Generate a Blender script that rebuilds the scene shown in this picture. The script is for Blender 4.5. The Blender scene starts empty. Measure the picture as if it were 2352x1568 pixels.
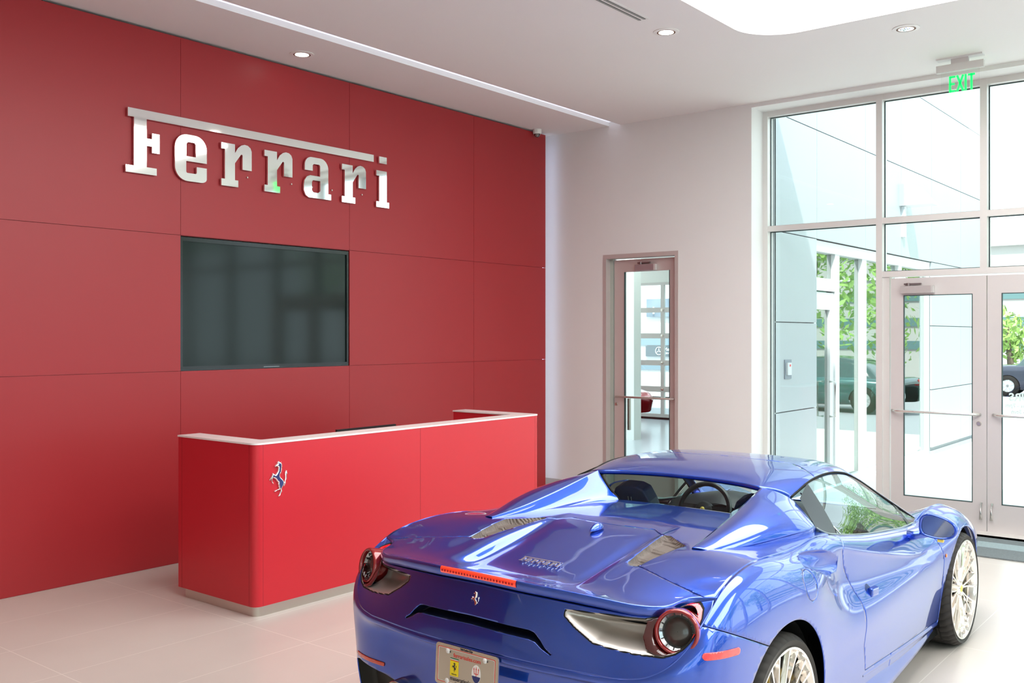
import bpy, bmesh, math, random
import numpy as np
from mathutils import Vector, Matrix
from mathutils.geometry import tessellate_polygon
random.seed(7)
SC=bpy.context.scene; COL=SC.collection
# ================= camera =================
cam=bpy.data.cameras.new('camera'); cam.sensor_width=36; cam.lens=2232/2352*36
cam.shift_y=-15/2352; cam.clip_end=300
co=bpy.data.objects.new('camera',cam); COL.objects.link(co); SC.camera=co
co.location=(0,0,1.955); co.rotation_euler=(math.radians(90),0,math.radians(38.79))
# ================= world, sun, exposure =================
SC.view_settings.view_transform='Standard'; SC.view_settings.look='None'; SC.view_settings.gamma=1
SC.view_settings.exposure=0.62
W=bpy.data.worlds.new('sky'); SC.world=W; W.use_nodes=True; nt=W.node_tree
bg=nt.nodes['Background']; bg.inputs[0].default_value=(.80,.93,1,1); bg.inputs[1].default_value=1.9
sl=bpy.data.lights.new('sun','SUN'); sl.energy=4.5; sl.angle=math.radians(2); sl.color=(1,.96,.9)
so=bpy.data.objects.new('sun',sl); COL.objects.link(so); so.rotation_euler=Vector((-.28,.55,-.83)).to_track_quat('-Z','Y').to_euler()
def area(name,loc,rot,sx,sy,power,color=(1,1,1)):
    l=bpy.data.lights.new(name,'AREA'); l.shape='RECTANGLE'; l.size=sx; l.size_y=sy; l.energy=power; l.color=color
    o=bpy.data.objects.new(name,l); COL.objects.link(o); o.location=loc; o.rotation_euler=rot; return o
# ================= materials =================
MATS={}
def mat(name,color=(.8,.8,.8),rough=.5,metal=0,coat=0,spec=None,emit=None,estr=0,noise=0,nscale=8,bump=0,bscale=40,coatr=.03,aniso=0):
    if name in MATS: return MATS[name]
    m=bpy.data.materials.new(name); m.use_nodes=True; n=m.node_tree; b=n.nodes['Principled BSDF']
    b.inputs['Base Color'].default_value=(*color,1); b.inputs['Roughness'].default_value=rough; b.inputs['Metallic'].default_value=metal
    b.inputs['Coat Weight'].default_value=coat; b.inputs['Coat Roughness'].default_value=coatr
    if spec is not None: b.inputs['Specular IOR Level'].default_value=spec
    if emit: b.inputs['Emission Color'].default_value=(*emit,1); b.inputs['Emission Strength'].default_value=estr
    if noise or bump:
        tc=n.nodes.new('ShaderNodeTexCoord')
    if noise:
        t=n.nodes.new('ShaderNodeTexNoise'); t.inputs['Scale'].default_value=nscale; t.inputs['Detail'].default_value=4
        n.links.new(tc.outputs['Object'],t.inputs['Vector'])
        mx=n.nodes.new('ShaderNodeMix'); mx.data_type='RGBA'; mx.inputs[6].default_value=(*[c*(1-noise) for c in color],1); mx.inputs[7].default_value=(*[min(1,c*(1+noise)) for c in color],1)
        n.links.new(t.outputs[0],mx.inputs[0]); n.links.new(mx.outputs[2],b.inputs['Base Color'])
    if bump:
        t=n.nodes.new('ShaderNodeTexNoise'); t.inputs['Scale'].default_value=bscale; n.links.new(tc.outputs['Object'],t.inputs['Vector'])
        bp=n.nodes.new('ShaderNodeBump'); bp.inputs['Strength'].default_value=bump; bp.inputs['Distance'].default_value=.01
        n.links.new(t.outputs[0],bp.inputs['Height']); n.links.new(bp.outputs[0],b.inputs['Normal'])
    MATS[name]=m; return m
def glass(name,tint=(.9,.97,.95),gloss=.9,ior=1.5,rough=0,base=0):
    if name in MATS: return MATS[name]
    m=bpy.data.materials.new(name); m.use_nodes=True; n=m.node_tree; n.nodes.clear()
    o=n.nodes.new('ShaderNodeOutputMaterial'); t=n.nodes.new('ShaderNodeBsdfTransparent'); t.inputs[0].default_value=(*tint,1)
    g=n.nodes.new('ShaderNodeBsdfGlossy'); g.inputs['Roughness'].default_value=rough; g.inputs[0].default_value=(gloss,gloss,gloss,1)
    # Schlick reflectance from the two-sided facing ratio, so that panes look the same from either side
    ge=n.nodes.new('ShaderNodeNewGeometry'); d=n.nodes.new('ShaderNodeVectorMath'); d.operation='DOT_PRODUCT'
    n.links.new(ge.outputs['Normal'],d.inputs[0]); n.links.new(ge.outputs['Incoming'],d.inputs[1])
    def mth(op,x,y=None):
        q=n.nodes.new('ShaderNodeMath'); q.operation=op; n.links.new(x,q.inputs[0])
        if y is not None: q.inputs[1].default_value=y
        return q
    ab=mth('ABSOLUTE',d.outputs['Value']); iv=mth('MULTIPLY_ADD',ab.outputs[0],-1); iv.inputs[2].default_value=1
    pw=mth('POWER',iv.outputs[0],5); r0=((ior-1)/(ior+1))**2
    a=mth('MULTIPLY_ADD',pw.outputs[0],1-r0); a.inputs[2].default_value=r0+base; a.use_clamp=True
    mx=n.nodes.new('ShaderNodeMixShader'); n.links.new(a.outputs[0],mx.inputs[0])
    n.links.new(t.outputs[0],mx.inputs[1]); n.links.new(g.outputs[0],mx.inputs[2]); n.links.new(mx.outputs[0],o.inputs[0])
    MATS[name]=m; return m
WHITE=mat('white_paint',(.78,.77,.75),.6,noise=.015,nscale=3)
CEIL=mat('ceiling_paint',(.82,.80,.78),.7,noise=.01,nscale=2)
REDW=mat('red_wall_laminate',(.37,.018,.023),.42,noise=.03,nscale=1.5)
REDD=mat('red_desk_laminate',(.56,.016,.028),.38,noise=.02,nscale=2)
TOPW=mat('white_solid_surface',(.86,.82,.80),.25)
STEEL=mat('brushed_steel',(.62,.58,.52),.33,1,bump=.05,bscale=300)
ALU=mat('clear_anodised_aluminium',(.70,.675,.65),.42,.25,noise=.02)
ALUD=mat('warm_grey_door_aluminium',(.56,.49,.465),.45,.25,noise=.03)
CHROME=mat('chrome',(.92,.92,.92),.04,1)
MIRR=mat('polished_letter_metal',(.90,.91,.88),.05,1)
BLACK=mat('black_rubber',(.012,.011,.010),.75,spec=.2)
GASK=mat('dark_gasket',(.03,.06,.06),.6)
DARK=mat('dark_void',(.006,.006,.006),.9,spec=.1)
GLASSC=glass('clear_window_glass',(.95,.99,.985),.9,1.45)
# ================= mesh helpers =================
def tag(o,label=None,cat=None,group=None,kind=None):
    if label: o['label']=label
    if cat: o['category']=cat
    if group: o['group']=group
    if kind: o['kind']=kind
    return o
def empty(name,loc=(0,0,0),rz=0,label=None,cat=None,group=None,kind=None):
    o=bpy.data.objects.new(name,None); COL.objects.link(o); o.location=loc; o.rotation_euler=(0,0,rz); o.empty_display_size=.1
    return tag(o,label,cat,group,kind)
def mesh(name,V,F,m,parent=None,smooth=False,angle=None):
    me=bpy.data.meshes.new(name); me.from_pydata([tuple(map(float,v)) for v in V],[],[tuple(int(i) for i in f) for f in F])
    me.validate(); me.materials.append(m)
    if smooth: me.shade_smooth()
    if angle is not None:
        bm=bmesh.new(); bm.from_mesh(me)
        bm.normal_update()
        for f in bm.faces: f.smooth=True
        for e in bm.edges:
            if len(e.link_faces)==2 and e.calc_face_angle(0)>math.radians(angle): e.smooth=False
        bm.to_mesh(me); bm.free()
    o=bpy.data.objects.new(name,me); COL.objects.link(o)
    if parent: o.parent=parent
    return o
class MB:
    def __init__(s): s.V=[]; s.F=[]
    def add(s,V,F):
        k=len(s.V); s.V+= [tuple(v) for v in V]; s.F+=[tuple(i+k for i in f) for f in F]; return s
    def box(s,x0,x1,y0,y1,z0,z1):
        V=[(x,y,z) for x in (x0,x1) for y in (y0,y1) for z in (z0,z1)]
        return s.add(V,[(0,1,3,2),(4,6,7,5),(0,4,5,1),(2,3,7,6),(0,2,6,4),(1,5,7,3)])
    def tube(s,pts,r,n=12,cap=True):
        pts=[Vector(p) for p in pts]; rr=r if isinstance(r,(list,tuple)) else [r]*len(pts); V=[];F=[]
        up=Vector((0,0,1)); 
        for i,p in enumerate(pts):
            d=(pts[min(i+1,len(pts)-1)]-pts[max(i-1,0)]).normalized()
            a=d.cross(up); 
            if a.length<.05: a=d.cross(Vector((1,0,0)))
            a.normalize(); b=d.cross(a)
            for k in range(n): q=2*math.pi*k/n; V.append(p+a*rr[i]*math.cos(q)+b*rr[i]*math.sin(q))
        for i in range(len(pts)-1):
            for k in range(n): F.append((i*n+k,i*n+(k+1)%n,(i+1)*n+(k+1)%n,(i+1)*n+k))
        if cap: F.append(tuple(range(n))[::-1]); F.append(tuple((len(pts)-1)*n+k for k in range(n)))
        return s.add(V,F)
    def lathe(s,prof,n=48,M=None,closed=False):
        """prof: (r, z) pairs about local z"""
        V=[(r*math.cos(2*math.pi*k/n),r*math.sin(2*math.pi*k/n),z) for r,z in prof for k in range(n)]
        m=len(prof); F=[(i*n+k,i*n+(k+1)%n,((i+1)%m)*n+(k+1)%n,((i+1)%m)*n+k) for i in range(m if closed else m-1) for k in range(n)]
        if M is not None: V=[tuple(M@Vector(v)) for v in V]
        return s.add(V,F)
    def prism(s,outline,depth,M=None,holes=()):
        """outline in local xy, extruded to z=depth"""
        loops=[[Vector((p[0],p[1],0)) for p in outline]]+[[Vector((p[0],p[1],0)) for p in h] for h in holes]
        T=tessellate_polygon(loops); P=[p for l in loops for p in l]; n=len(P)
        V=[(p.x,p.y,0) for p in P]+[(p.x,p.y,depth) for p in P]; F=[]
        for t in T:
            a,b,c=t; cr=(P[b]-P[a]).cross(P[c]-P[a]).z
            if abs(cr)<1e-14: continue
            if cr<0: a,c=c,a
            F.append((c,b,a)); F.append((a+n,b+n,c+n))
        k=0
        for l in loops:
            m=len(l); ar=sum(l[i].x*l[(i+1)%m].y-l[(i+1)%m].x*l[i].y for i in range(m)); outer=(k==0)
            for i in range(m):
                a,b=k+i,k+(i+1)%m
                if (ar>0)!=(not outer): F.append((a,b,b+n,a+n))
                else: F.append((b,a,a+n,b+n))
            k+=m
        if M is not None: V=[tuple(M@Vector(v)) for v in V]
        return s.add(V,F)
    def obj(s,name,m,parent=None,smooth=False,angle=None): return mesh(name,s.V,s.F,m,parent,smooth,angle)
def bevel(o,w=.004,seg=2):
    b=o.modifiers.new('bevel','BEVEL'); b.width=w; b.segments=seg; b.limit_method='ANGLE'; return o
def box(name,b,m,parent=None,bev=0):
    o=MB().box(*b).obj(name,m,parent)
    if bev: bevel(o,bev)
    return o
def text(name,body,size,m,parent=None,M=Matrix(),ext=.002,align='CENTER',sx=1,off=0):
    c=bpy.data.curves.new(name,'FONT'); c.body=body; c.size=size; c.extrude=ext; c.align_x=align; c.align_y='CENTER'; c.offset=off; c.resolution_u=3
    t=bpy.data.objects.new('tmp',c); COL.objects.link(t)
    dg=bpy.context.evaluated_depsgraph_get(); me=bpy.data.meshes.new_from_object(t.evaluated_get(dg)); 
    bpy.data.objects.remove(t); bpy.data.curves.remove(c)
    for v in me.vertices: v.co=M@Vector((v.co.x*sx,v.co.y,v.co.z))
    me.materials.clear(); me.materials.append(m); me.name=name
    o=bpy.data.objects.new(name,me); COL.objects.link(o)
    if parent: o.parent=parent
    return o
def struct(o): o['kind']='structure'; return o
def copy_tree(o,parent=None):
    c=o.copy(); COL.objects.link(c); c.parent=parent
    for ch in list(o.children): copy_tree(ch,c)
    return c
def rrect(x0,x1,y0,y1,r,n=6):
    P=[]
    for cx,cy,a in ((x1-r,y1-r,0),(x0+r,y1-r,90),(x0+r,y0+r,180),(x1-r,y0+r,270)):
        for k in range(n+1):
            q=math.radians(a+90*k/n); P.append((cx+r*math.cos(q),cy+r*math.sin(q)))
    return P
# frames: plane whose local x,y,z map to given axes
def frame(o,x,y,z): 
    M=Matrix.Identity(4)
    for i,a in enumerate((x,y,z)):
        for k in range(3): M[k][i]=a[k]
    for k in range(3): M[k][3]=o[k]
    return M
# ================= room =================
ZC=4.53; XL=-7.62; YF=10.11; XR=5.2; YB=-5.0; XP=-7.451
def floor_mat():
    m=mat('porcelain_floor_tile',(.70,.61,.54),.28); n=m.node_tree; b=n.nodes['Principled BSDF']
    tc=n.nodes.new('ShaderNodeTexCoord'); sp=n.nodes.new('ShaderNodeSeparateXYZ'); n.links.new(tc.outputs['Object'],sp.inputs[0])
    def line(out,off,pitch,w):
        a=n.nodes.new('ShaderNodeMath'); a.operation='SUBTRACT'; a.inputs[1].default_value=off-w/2; n.links.new(out,a.inputs[0])
        d=n.nodes.new('ShaderNodeMath'); d.operation='FLOORED_MODULO'; d.inputs[1].default_value=pitch; n.links.new(a.outputs[0],d.inputs[0])
        c=n.nodes.new('ShaderNodeMath'); c.operation='LESS_THAN'; c.inputs[1].default_value=w; n.links.new(d.outputs[0],c.inputs[0]); return c
    a=line(sp.outputs[0],-6.83,.649,.006); c=line(sp.outputs[1],4.0,1.26,.006)
    mx=n.nodes.new('ShaderNodeMath'); mx.operation='MAXIMUM'; n.links.new(a.outputs[0],mx.inputs[0]); n.links.new(c.outputs[0],mx.inputs[1])
    nz=n.nodes.new('ShaderNodeTexNoise'); nz.inputs['Scale'].default_value=2.5; nz.inputs['Detail'].default_value=6; n.links.new(tc.outputs['Object'],nz.inputs['Vector'])
    r=n.nodes.new('ShaderNodeMix'); r.data_type='RGBA'; r.inputs[6].default_value=(.53,.485,.44,1); r.inputs[7].default_value=(.59,.54,.49,1); n.links.new(nz.outputs[0],r.inputs[0])
    q=n.nodes.new('ShaderNodeMix'); q.data_type='RGBA'; q.inputs[7].default_value=(.70,.66,.60,1); n.links.new(mx.outputs[0],q.inputs[0]); n.links.new(r.outputs[2],q.inputs[6])
    n.links.new(q.outputs[2],b.inputs['Base Color']); return m
struct(box('floor',(-13,XR,YB,YF+.42,-.1,0),floor_mat()))
# ceiling with the luminous panel opening and the cove slot
LP=rrect(-3.67,-.4,2.2,7.975,.42,10)
def rect(x0,x1,y0,y1): return [(x0,y0),(x1,y0),(x1,y1),(x0,y1)]
slot_x0,slot_x1=-6.585,-6.425
LP2=rrect(1.2,4.4,2.2,7.975,.42,10)
struct(MB().prism(rect(slot_x1,XR,YB,YF+.3),.12,Matrix.Translation((0,0,ZC)),[LP,LP2]).obj('ceiling',CEIL))
struct(MB().prism(rect(XL-.2,slot_x0,YB,YF+.3),.12,Matrix.Translation((0,0,ZC))).obj('ceiling',CEIL))
cv=MB(); cv.box(slot_x0-.12,slot_x1+.12,YB,YF+.3,ZC+.22,ZC+.26); cv.box(slot_x0-.14,slot_x0-.12,YB,YF+.3,ZC+.12,ZC+.26); cv.box(slot_x1+.12,slot_x1+.14,YB,YF+.3,ZC+.12,ZC+.26)
struct(cv.obj('trim_1',WHITE))
LEDB=mat('cool_led_diffuser',(.9,.9,.95),.5,emit=(.80,.84,1.0),estr=.42)
t=empty('cove_light',((slot_x0+slot_x1)/2,2.5,ZC+.05),0,'long cool white linear cove light in the ceiling slot beside the red wall','light')
box('diffuser',(-.078,.078,-7.5,7.6,0,.012),LEDB,t); 
tag(t)
# luminous ceiling panels
PAN=mat('stretch_ceiling_glow',(.9,.9,.9),.6,emit=(1,.99,.97),estr=4.0)
def lum(P,lab,grp=None):
    xs=[p[0] for p in P]; ys=[p[1] for p in P]; cx,cy=(min(xs)+max(xs))/2,(min(ys)+max(ys))/2
    t=empty('ceiling_light_panel',(cx,cy,ZC+.06),0,lab,'light')
    L=[((p[0]-cx)*.999,(p[1]-cy)*.999) for p in P]
    MB().prism(L,.01,Matrix.Translation((0,0,-.03))).obj('diffuser',PAN,t); return t
lum(LP,'large glowing white ceiling panel with rounded corners above the blue car')
lum(LP2,'second glowing white ceiling panel over the right side of the showroom')
# walls
struct(box('wall_left',(XL-.15,XL,YB,YF+.3,0,ZC+.3),WHITE))
struct(box('wall_back',(XL-.15,XR,YB-.15,YB,0,ZC+.3),WHITE))
# far wall: openings for the narrow door and the glazed front
DX0,DX1,DZ=-6.673,-5.622,2.945; WX0=-4.838; WT=4.487
fw=MB(); fw.box(XL-.15,DX0,YF,YF+.3,0,ZC+.3); fw.box(DX0,DX1,YF,YF+.3,DZ,ZC+.3); fw.box(DX1,WX0+.135,YF,YF+.3,0,ZC+.3)
fw.box(WX0+.135,XR,YF,YF+.3,WT,ZC+.3)
struct(fw.obj('wall_far',WHITE))
bb=MB(); bb.box(XL,DX0,YF-.012,YF-.001,0,.105); bb.box(DX1,WX0+.135,YF-.012,YF-.001,0,.105)
struct(bb.obj('baseboard_far',mat('grey_vinyl_base',(.45,.40,.36),.5)))
# red panelled wall in front of wall_left : panels with fine joints, a niche for the screen
NY0,NY1,NZ0,NZ1=4.725,6.632,1.645,2.800
cols=[YB+.1,NY0-1.93*3,NY0-1.93*2,NY0-1.93,NY0,6.642,8.56,9.955]; cols=[c for c in cols if c>=YB]; cols=sorted(set(cols))
rows=[.0,1.645,2.812,4.51]
g=.0016; rw=MB()
for i in range(len(cols)-1):
    for j in range(3):
        y0,y1,z0,z1=cols[i]+g,cols[i+1]-g,rows[j]+g,rows[j+1]-g
        if abs(cols[i]-NY0)<.01 and j==1: continue
        if i==len(cols)-1: y1=cols[-1]
        rw.box(XP-.010,XP,y0,y1,z0,z1)
rw.box(XP-.06,XP-.012,YB,9.93,0,NZ0-.01); rw.box(XP-.06,XP-.012,YB,9.90,NZ1+.01,4.5); rw.box(XP-.06,XP-.012,YB,NY0-.01,NZ0-.02,NZ1+.02); rw.box(XP-.06,XP-.012,NY1+.015,9.90,NZ0-.02,NZ1+.02)
struct(rw.obj('wall_left',REDW))
# cool strip hidden behind the end of the red panels
t=empty('edge_strip_light',(XP-.03,9.93,0),0,'vertical cool led strip glowing behind the end of the red wall','light')
box('diffuser',(-.022,.014,.0,.006,.05,4.45),mat('cool_led_strip',(.9,.9,.95),.5,emit=(.62,.68,1.0),estr=2.2),t)

# ================= surface tools and the control nets of the car body =================
def _tan(P,t):
    n=len(P); m=np.zeros_like(P); h=np.diff(t); d=np.diff(P,axis=0)/h.reshape((-1,)+(1,)*(P.ndim-1))
    for i in range(1,n-1): m[i]=(h[i]*d[i-1]+h[i-1]*d[i])/(h[i]+h[i-1])
    m[0]=d[0] if n<3 else 1.5*d[0]-.5*m[1]; m[-1]=d[-1] if n<3 else 1.5*d[-1]-.5*m[-2]
    return m
def smooth(P,step,counts=None):
    """interpolate a sequence of rows (n,...,3) by a cubic through them"""
    P=np.array(P,float); n=len(P)
    L=np.array([max(1e-4,np.mean(np.linalg.norm((P[i+1]-P[i]).reshape(-1,3),axis=1))) for i in range(n-1)])
    t=np.concatenate([[0],np.cumsum(L**.75)]); m=_tan(P,t); out=[]
    for i in range(n-1):
        k=counts if counts else max(2,int(math.ceil(L[i]/step))); h=t[i+1]-t[i]
        for j in range(k):
            s=j/k; out.append((2*s**3-3*s**2+1)*P[i]+(s**3-2*s**2+s)*h*m[i]+(-2*s**3+3*s**2)*P[i+1]+(s**3-s**2)*h*m[i+1])
    out.append(P[-1]); return np.array(out)
def patch(net,step=.015,step2=None,mirror0=False):
    """net[i][j]=(x,y,z); mirror0: row 0 lies on the centre line, tangents made symmetric"""
    A=np.array(net,float)
    if mirror0=='i':
        M=A[1:2].copy(); M[...,0]*=-1; A=np.concatenate([M,A]); 
        B=smooth(A,step); k=np.argmax(B[:,0,0]>-1e-6) if False else None
        L0=max(2,int(math.ceil(max(1e-4,np.mean(np.linalg.norm((A[1]-A[0]).reshape(-1,3),axis=1)))/step)))
        B=B[L0:]
    else: B=smooth(A,step)
    C=np.swapaxes(B,0,1)
    if mirror0=='j':
        M=C[1:2].copy(); M[...,0]*=-1; C=np.concatenate([M,C])
        L0=max(2,int(math.ceil(max(1e-4,np.mean(np.linalg.norm((C[1]-C[0]).reshape(-1,3),axis=1)))/(step2 or step))))
        C=smooth(C,step2 or step)[L0:]
    else: C=smooth(C,step2 or step)
    return np.swapaxes(C,0,1)
def grid_mesh(G):
    n,m=G.shape[:2]; V=G.reshape(-1,3)
    F=[(i*m+j,(i+1)*m+j,(i+1)*m+j+1,i*m+j+1) for i in range(n-1) for j in range(m-1)]
    return V,F
def clip(V,F,f):
    """keep the part of the mesh where f(V)>=0, cutting faces along f=0"""
    s=f(V); V=list(map(tuple,V)); out=[]; cache={}
    def cut(a,b):
        k=(a,b) if a<b else (b,a)
        if k not in cache:
            A,B=k; t=s[A]/(s[A]-s[B]); p=np.array(V[A])*(1-t)+np.array(V[B])*t
            V.append(tuple(p)); cache[k]=len(V)-1
        return cache[k]
    for F1 in F:
        g=[s[i]>=0 for i in F1]
        if all(g): out.append(tuple(F1)); continue
        if not any(g): continue
        o=[]; n=len(F1)
        for q in range(n):
            a,b=F1[q],F1[(q+1)%n]
            if g[q]: o.append(a)
            if g[q]!=g[(q+1)%n]: o.append(cut(a,b))
        if len(o)>=3: out.append(tuple(o))
    used=sorted({i for q in out for i in q}); mp={k:i for i,k in enumerate(used)}
    return np.array([V[i] for i in used]) if used else np.zeros((0,3)),[tuple(mp[i] for i in q) for q in out]
def sd_poly(x,y,poly):
    """signed distance to a polygon, positive inside"""
    P=np.array(poly,float); d=np.full(len(x),1e9); ins=np.zeros(len(x),bool); n=len(P)
    for i in range(n):
        a=P[i]; b=P[(i+1)%n]; ex,ey=b-a; wx=x-a[0]; wy=y-a[1]
        t=np.clip((wx*ex+wy*ey)/(ex*ex+ey*ey+1e-12),0,1)
        d=np.minimum(d,(wx-ex*t)**2+(wy-ey*t)**2)
        c=((a[1]<=y)&(b[1]>y))|((b[1]<=y)&(a[1]>y))
        xi=a[0]+(y-a[1])/(b[1]-a[1]+1e-12)*ex
        ins^=c&(x<xi)
    return np.where(ins,1,-1)*np.sqrt(d)
# ---------------- side: stations from the tail's centre round the corner and forward, rows top to bottom
def _cv(T,E,B,v=None,vE=None):
    """convex section crest T(u,z), widest E, bottom B"""
    r=[]
    for ph in (0,24,47,66,82):
        p=math.radians(ph); r.append((T[0]+(E[0]-T[0])*math.sin(p)/math.sin(math.radians(82)),T[1]+(E[1]-T[1])*(1-math.cos(p))/(1-math.cos(math.radians(82)))))
    r.append((E[0]+.0,E[1]-.09)); r.append((E[0]*.75+B[0]*.25,E[1]*.45+B[1]*.55)); r.append(B)
    return r
SIDE=[]
def st(v,rows): SIDE.append([(u,v,z) for u,z in rows])
for u,v in ((0,-1.0),(.2,-.996),(.4,-.978),(.55,-.952)):
    k=1 if u<.5 else .8
    SIDE.append([(u,v,.705),(u,v-.004,.693),(u,v+.002,.676),(u,v+.035*k,.667),(u,v+.075*k,.650),(u,v+.085*k,.58),(u,v+.085*k,.40),(u,v+.11,.16)])
SIDE.append([(.66,-.927,.705),(.664,-.931,.692),(.668,-.926,.672),(.67,-.912,.655),(.67,-.90,.63),(.67,-.893,.57),(.665,-.885,.40),(.65,-.85,.16)])
SIDE.append([(.755,-.895,.722),(.765,-.90,.707),(.772,-.896,.688),(.775,-.888,.66),(.775,-.88,.62),(.772,-.875,.55),(.765,-.865,.39),(.75,-.82,.16)])
SIDE.append([(.825,-.85,.765),(.84,-.855,.745),(.85,-.853,.715),(.855,-.85,.68),(.855,-.845,.62),(.85,-.84,.54),(.84,-.83,.38),(.82,-.79,.16)])
SIDE.append([(.868,-.795,.825),(.89,-.80,.80),(.905,-.80,.765),(.912,-.797,.71),(.912,-.793,.64),(.905,-.788,.54),(.895,-.78,.38),(.87,-.75,.16)])
SIDE.append([(.887,-.725,.895),(.915,-.73,.87),(.934,-.73,.83),(.943,-.73,.77),(.944,-.725,.69),(.938,-.72,.58),(.928,-.715,.4),(.90,-.7,.16)])
SIDE.append([(.888,-.65,.945),(.918,-.655,.923),(.943,-.658,.883),(.956,-.66,.82),(.959,-.66,.74),(.955,-.66,.62),(.945,-.66,.42),(.915,-.66,.16)])
for v,T,E,B in ((-.55,(.880,.992),(.968,.80),(.92,.16)),(-.40,(.866,1.022),(.974,.83),(.93,.16)),(-.25,(.855,1.032),(.977,.845),(.935,.16)),(-.10,(.845,1.028),(.979,.85),(.94,.16)),
  (.05,(.838,1.012),(.979,.845),(.94,.17)),(.20,(.836,1.006),(.977,.83),(.94,.18))): st(v,_cv(T,E,B))
st(.35,[(.836,1.010),(.876,.999),(.910,.968),(.930,.925),(.945,.86),(.966,.72),(.955,.46),(.93,.19)])
st(.48,[(.838,1.020),(.878,1.006),(.906,.968),(.915,.93),(.918,.83),(.957,.68),(.950,.45),(.925,.2)])
st(.63,[(.840,1.004),(.883,.988),(.908,.950),(.902,.922),(.893,.80),(.948,.645),(.947,.45),(.92,.21)])
st(.82,[(.840,.974),(.885,.953),(.914,.905),(.906,.880),(.900,.76),(.950,.627),(.945,.44),(.918,.21)])
st(1.1,[(.835,.930),(.884,.906),(.920,.845),(.912,.825),(.907,.73),(.950,.622),(.943,.43),(.913,.21)])
st(1.4,[(.826,.893),(.880,.866),(.921,.785),(.915,.768),(.918,.70),(.948,.620),(.938,.42),(.908,.205)])
st(1.7,[(.812,.860),(.870,.832),(.920,.735),(.920,.715),(.928,.675),(.945,.615),(.933,.42),(.902,.20)])
st(2.0,[(.792,.830),(.857,.804),(.917,.728),(.927,.695),(.935,.655),(.942,.605),(.928,.42),(.895,.20)])
st(2.2,[(.778,.822),(.855,.798),(.918,.738),(.933,.703),(.941,.66),(.943,.60),(.922,.42),(.888,.20)])
st(2.42,[(.772,.862),(.860,.836),(.928,.775),(.947,.73),(.954,.69),(.955,.60),(.94,.42),(.90,.20)])
st(2.65,[(.782,.870),(.865,.842),(.930,.782),(.950,.735),(.958,.695),(.958,.60),(.945,.42),(.91,.20)])
st(2.88,[(.785,.828),(.860,.802),(.920,.745),(.942,.70),(.950,.66),(.952,.58),(.94,.41),(.91,.19)])
st(3.08,[(.765,.766),(.838,.742),(.892,.69),(.916,.65),(.924,.61),(.926,.54),(.92,.39),(.89,.17)])
st(3.28,[(.715,.685),(.785,.662),(.838,.62),(.862,.58),(.872,.55),(.875,.49),(.87,.37),(.85,.15)])
st(3.46,[(.62,.600),(.69,.575),(.745,.54),(.77,.51),(.78,.48),(.785,.44),(.78,.33),(.77,.14)])
st(3.58,[(.50,.54),(.56,.51),(.62,.47),(.645,.44),(.655,.42),(.66,.38),(.66,.3),(.65,.13)])
def relax(G,n,axis=0):
    """even out small curvature ripples along one direction, borders kept"""
    G=G.copy()
    for _ in range(n):
        if axis==0: G[1:-1]=.5*G[1:-1]+.25*(G[:-2]+G[2:])
        else: G[:,1:-1]=.5*G[:,1:-1]+.25*(G[:,:-2]+G[:,2:])
    return G
def side_grid(step=.016): return relax(patch(SIDE,step,None,'i'),int(24*(.016/step)**2),0)
# ---------------- rear face between lip and bumper crease (columns centre -> outer), rows top -> bottom
LTOP=[(0,-.938,.950),(.2,-.934,.946),(.4,-.905,.937),(.54,-.868,.926),(.645,-.83,.917),(.715,-.79,.914),(.757,-.74,.922),(.775,-.685,.936),(.80,-.632,.951),(.875,-.597,.966)]
LBOT=[tuple(SIDE[i][0]) for i in (0,1,2,3,4,5,6,7,8,9)]
REAR=[]
for i,(a,b) in enumerate(zip(LTOP,LBOT)):
    a=np.array(a); b=np.array(b); k=[.010,.010,.012,.014,.012,.008,.004,0,0,0][i]
    bulge=[-.012,-.012,-.010,-.006,0,.004,.004,.003,.002,0][i]
    col=[a]
    for t in (.25,.5,.75): 
        p=a*(1-t)+b*t; p=p+np.array([0,-bulge*-1*math.sin(t*math.pi),0]); col.append(p)
    col.append(b); REAR.append([tuple(p) for p in col])
def rear_grid(step=.012): return patch(REAR,step,None,'i')
# ---------------- lip (spoiler) : edge curve on top, a small vertical face down to LTOP
LIP=[(0,-.948,.996),(.2,-.944,.993),(.4,-.912,.983),(.54,-.874,.970),(.65,-.834,.957),(.725,-.79,.949),(.767,-.74,.950),(.785,-.685,.957),(.80,-.635,.966),(.88,-.60,.972)]
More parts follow.
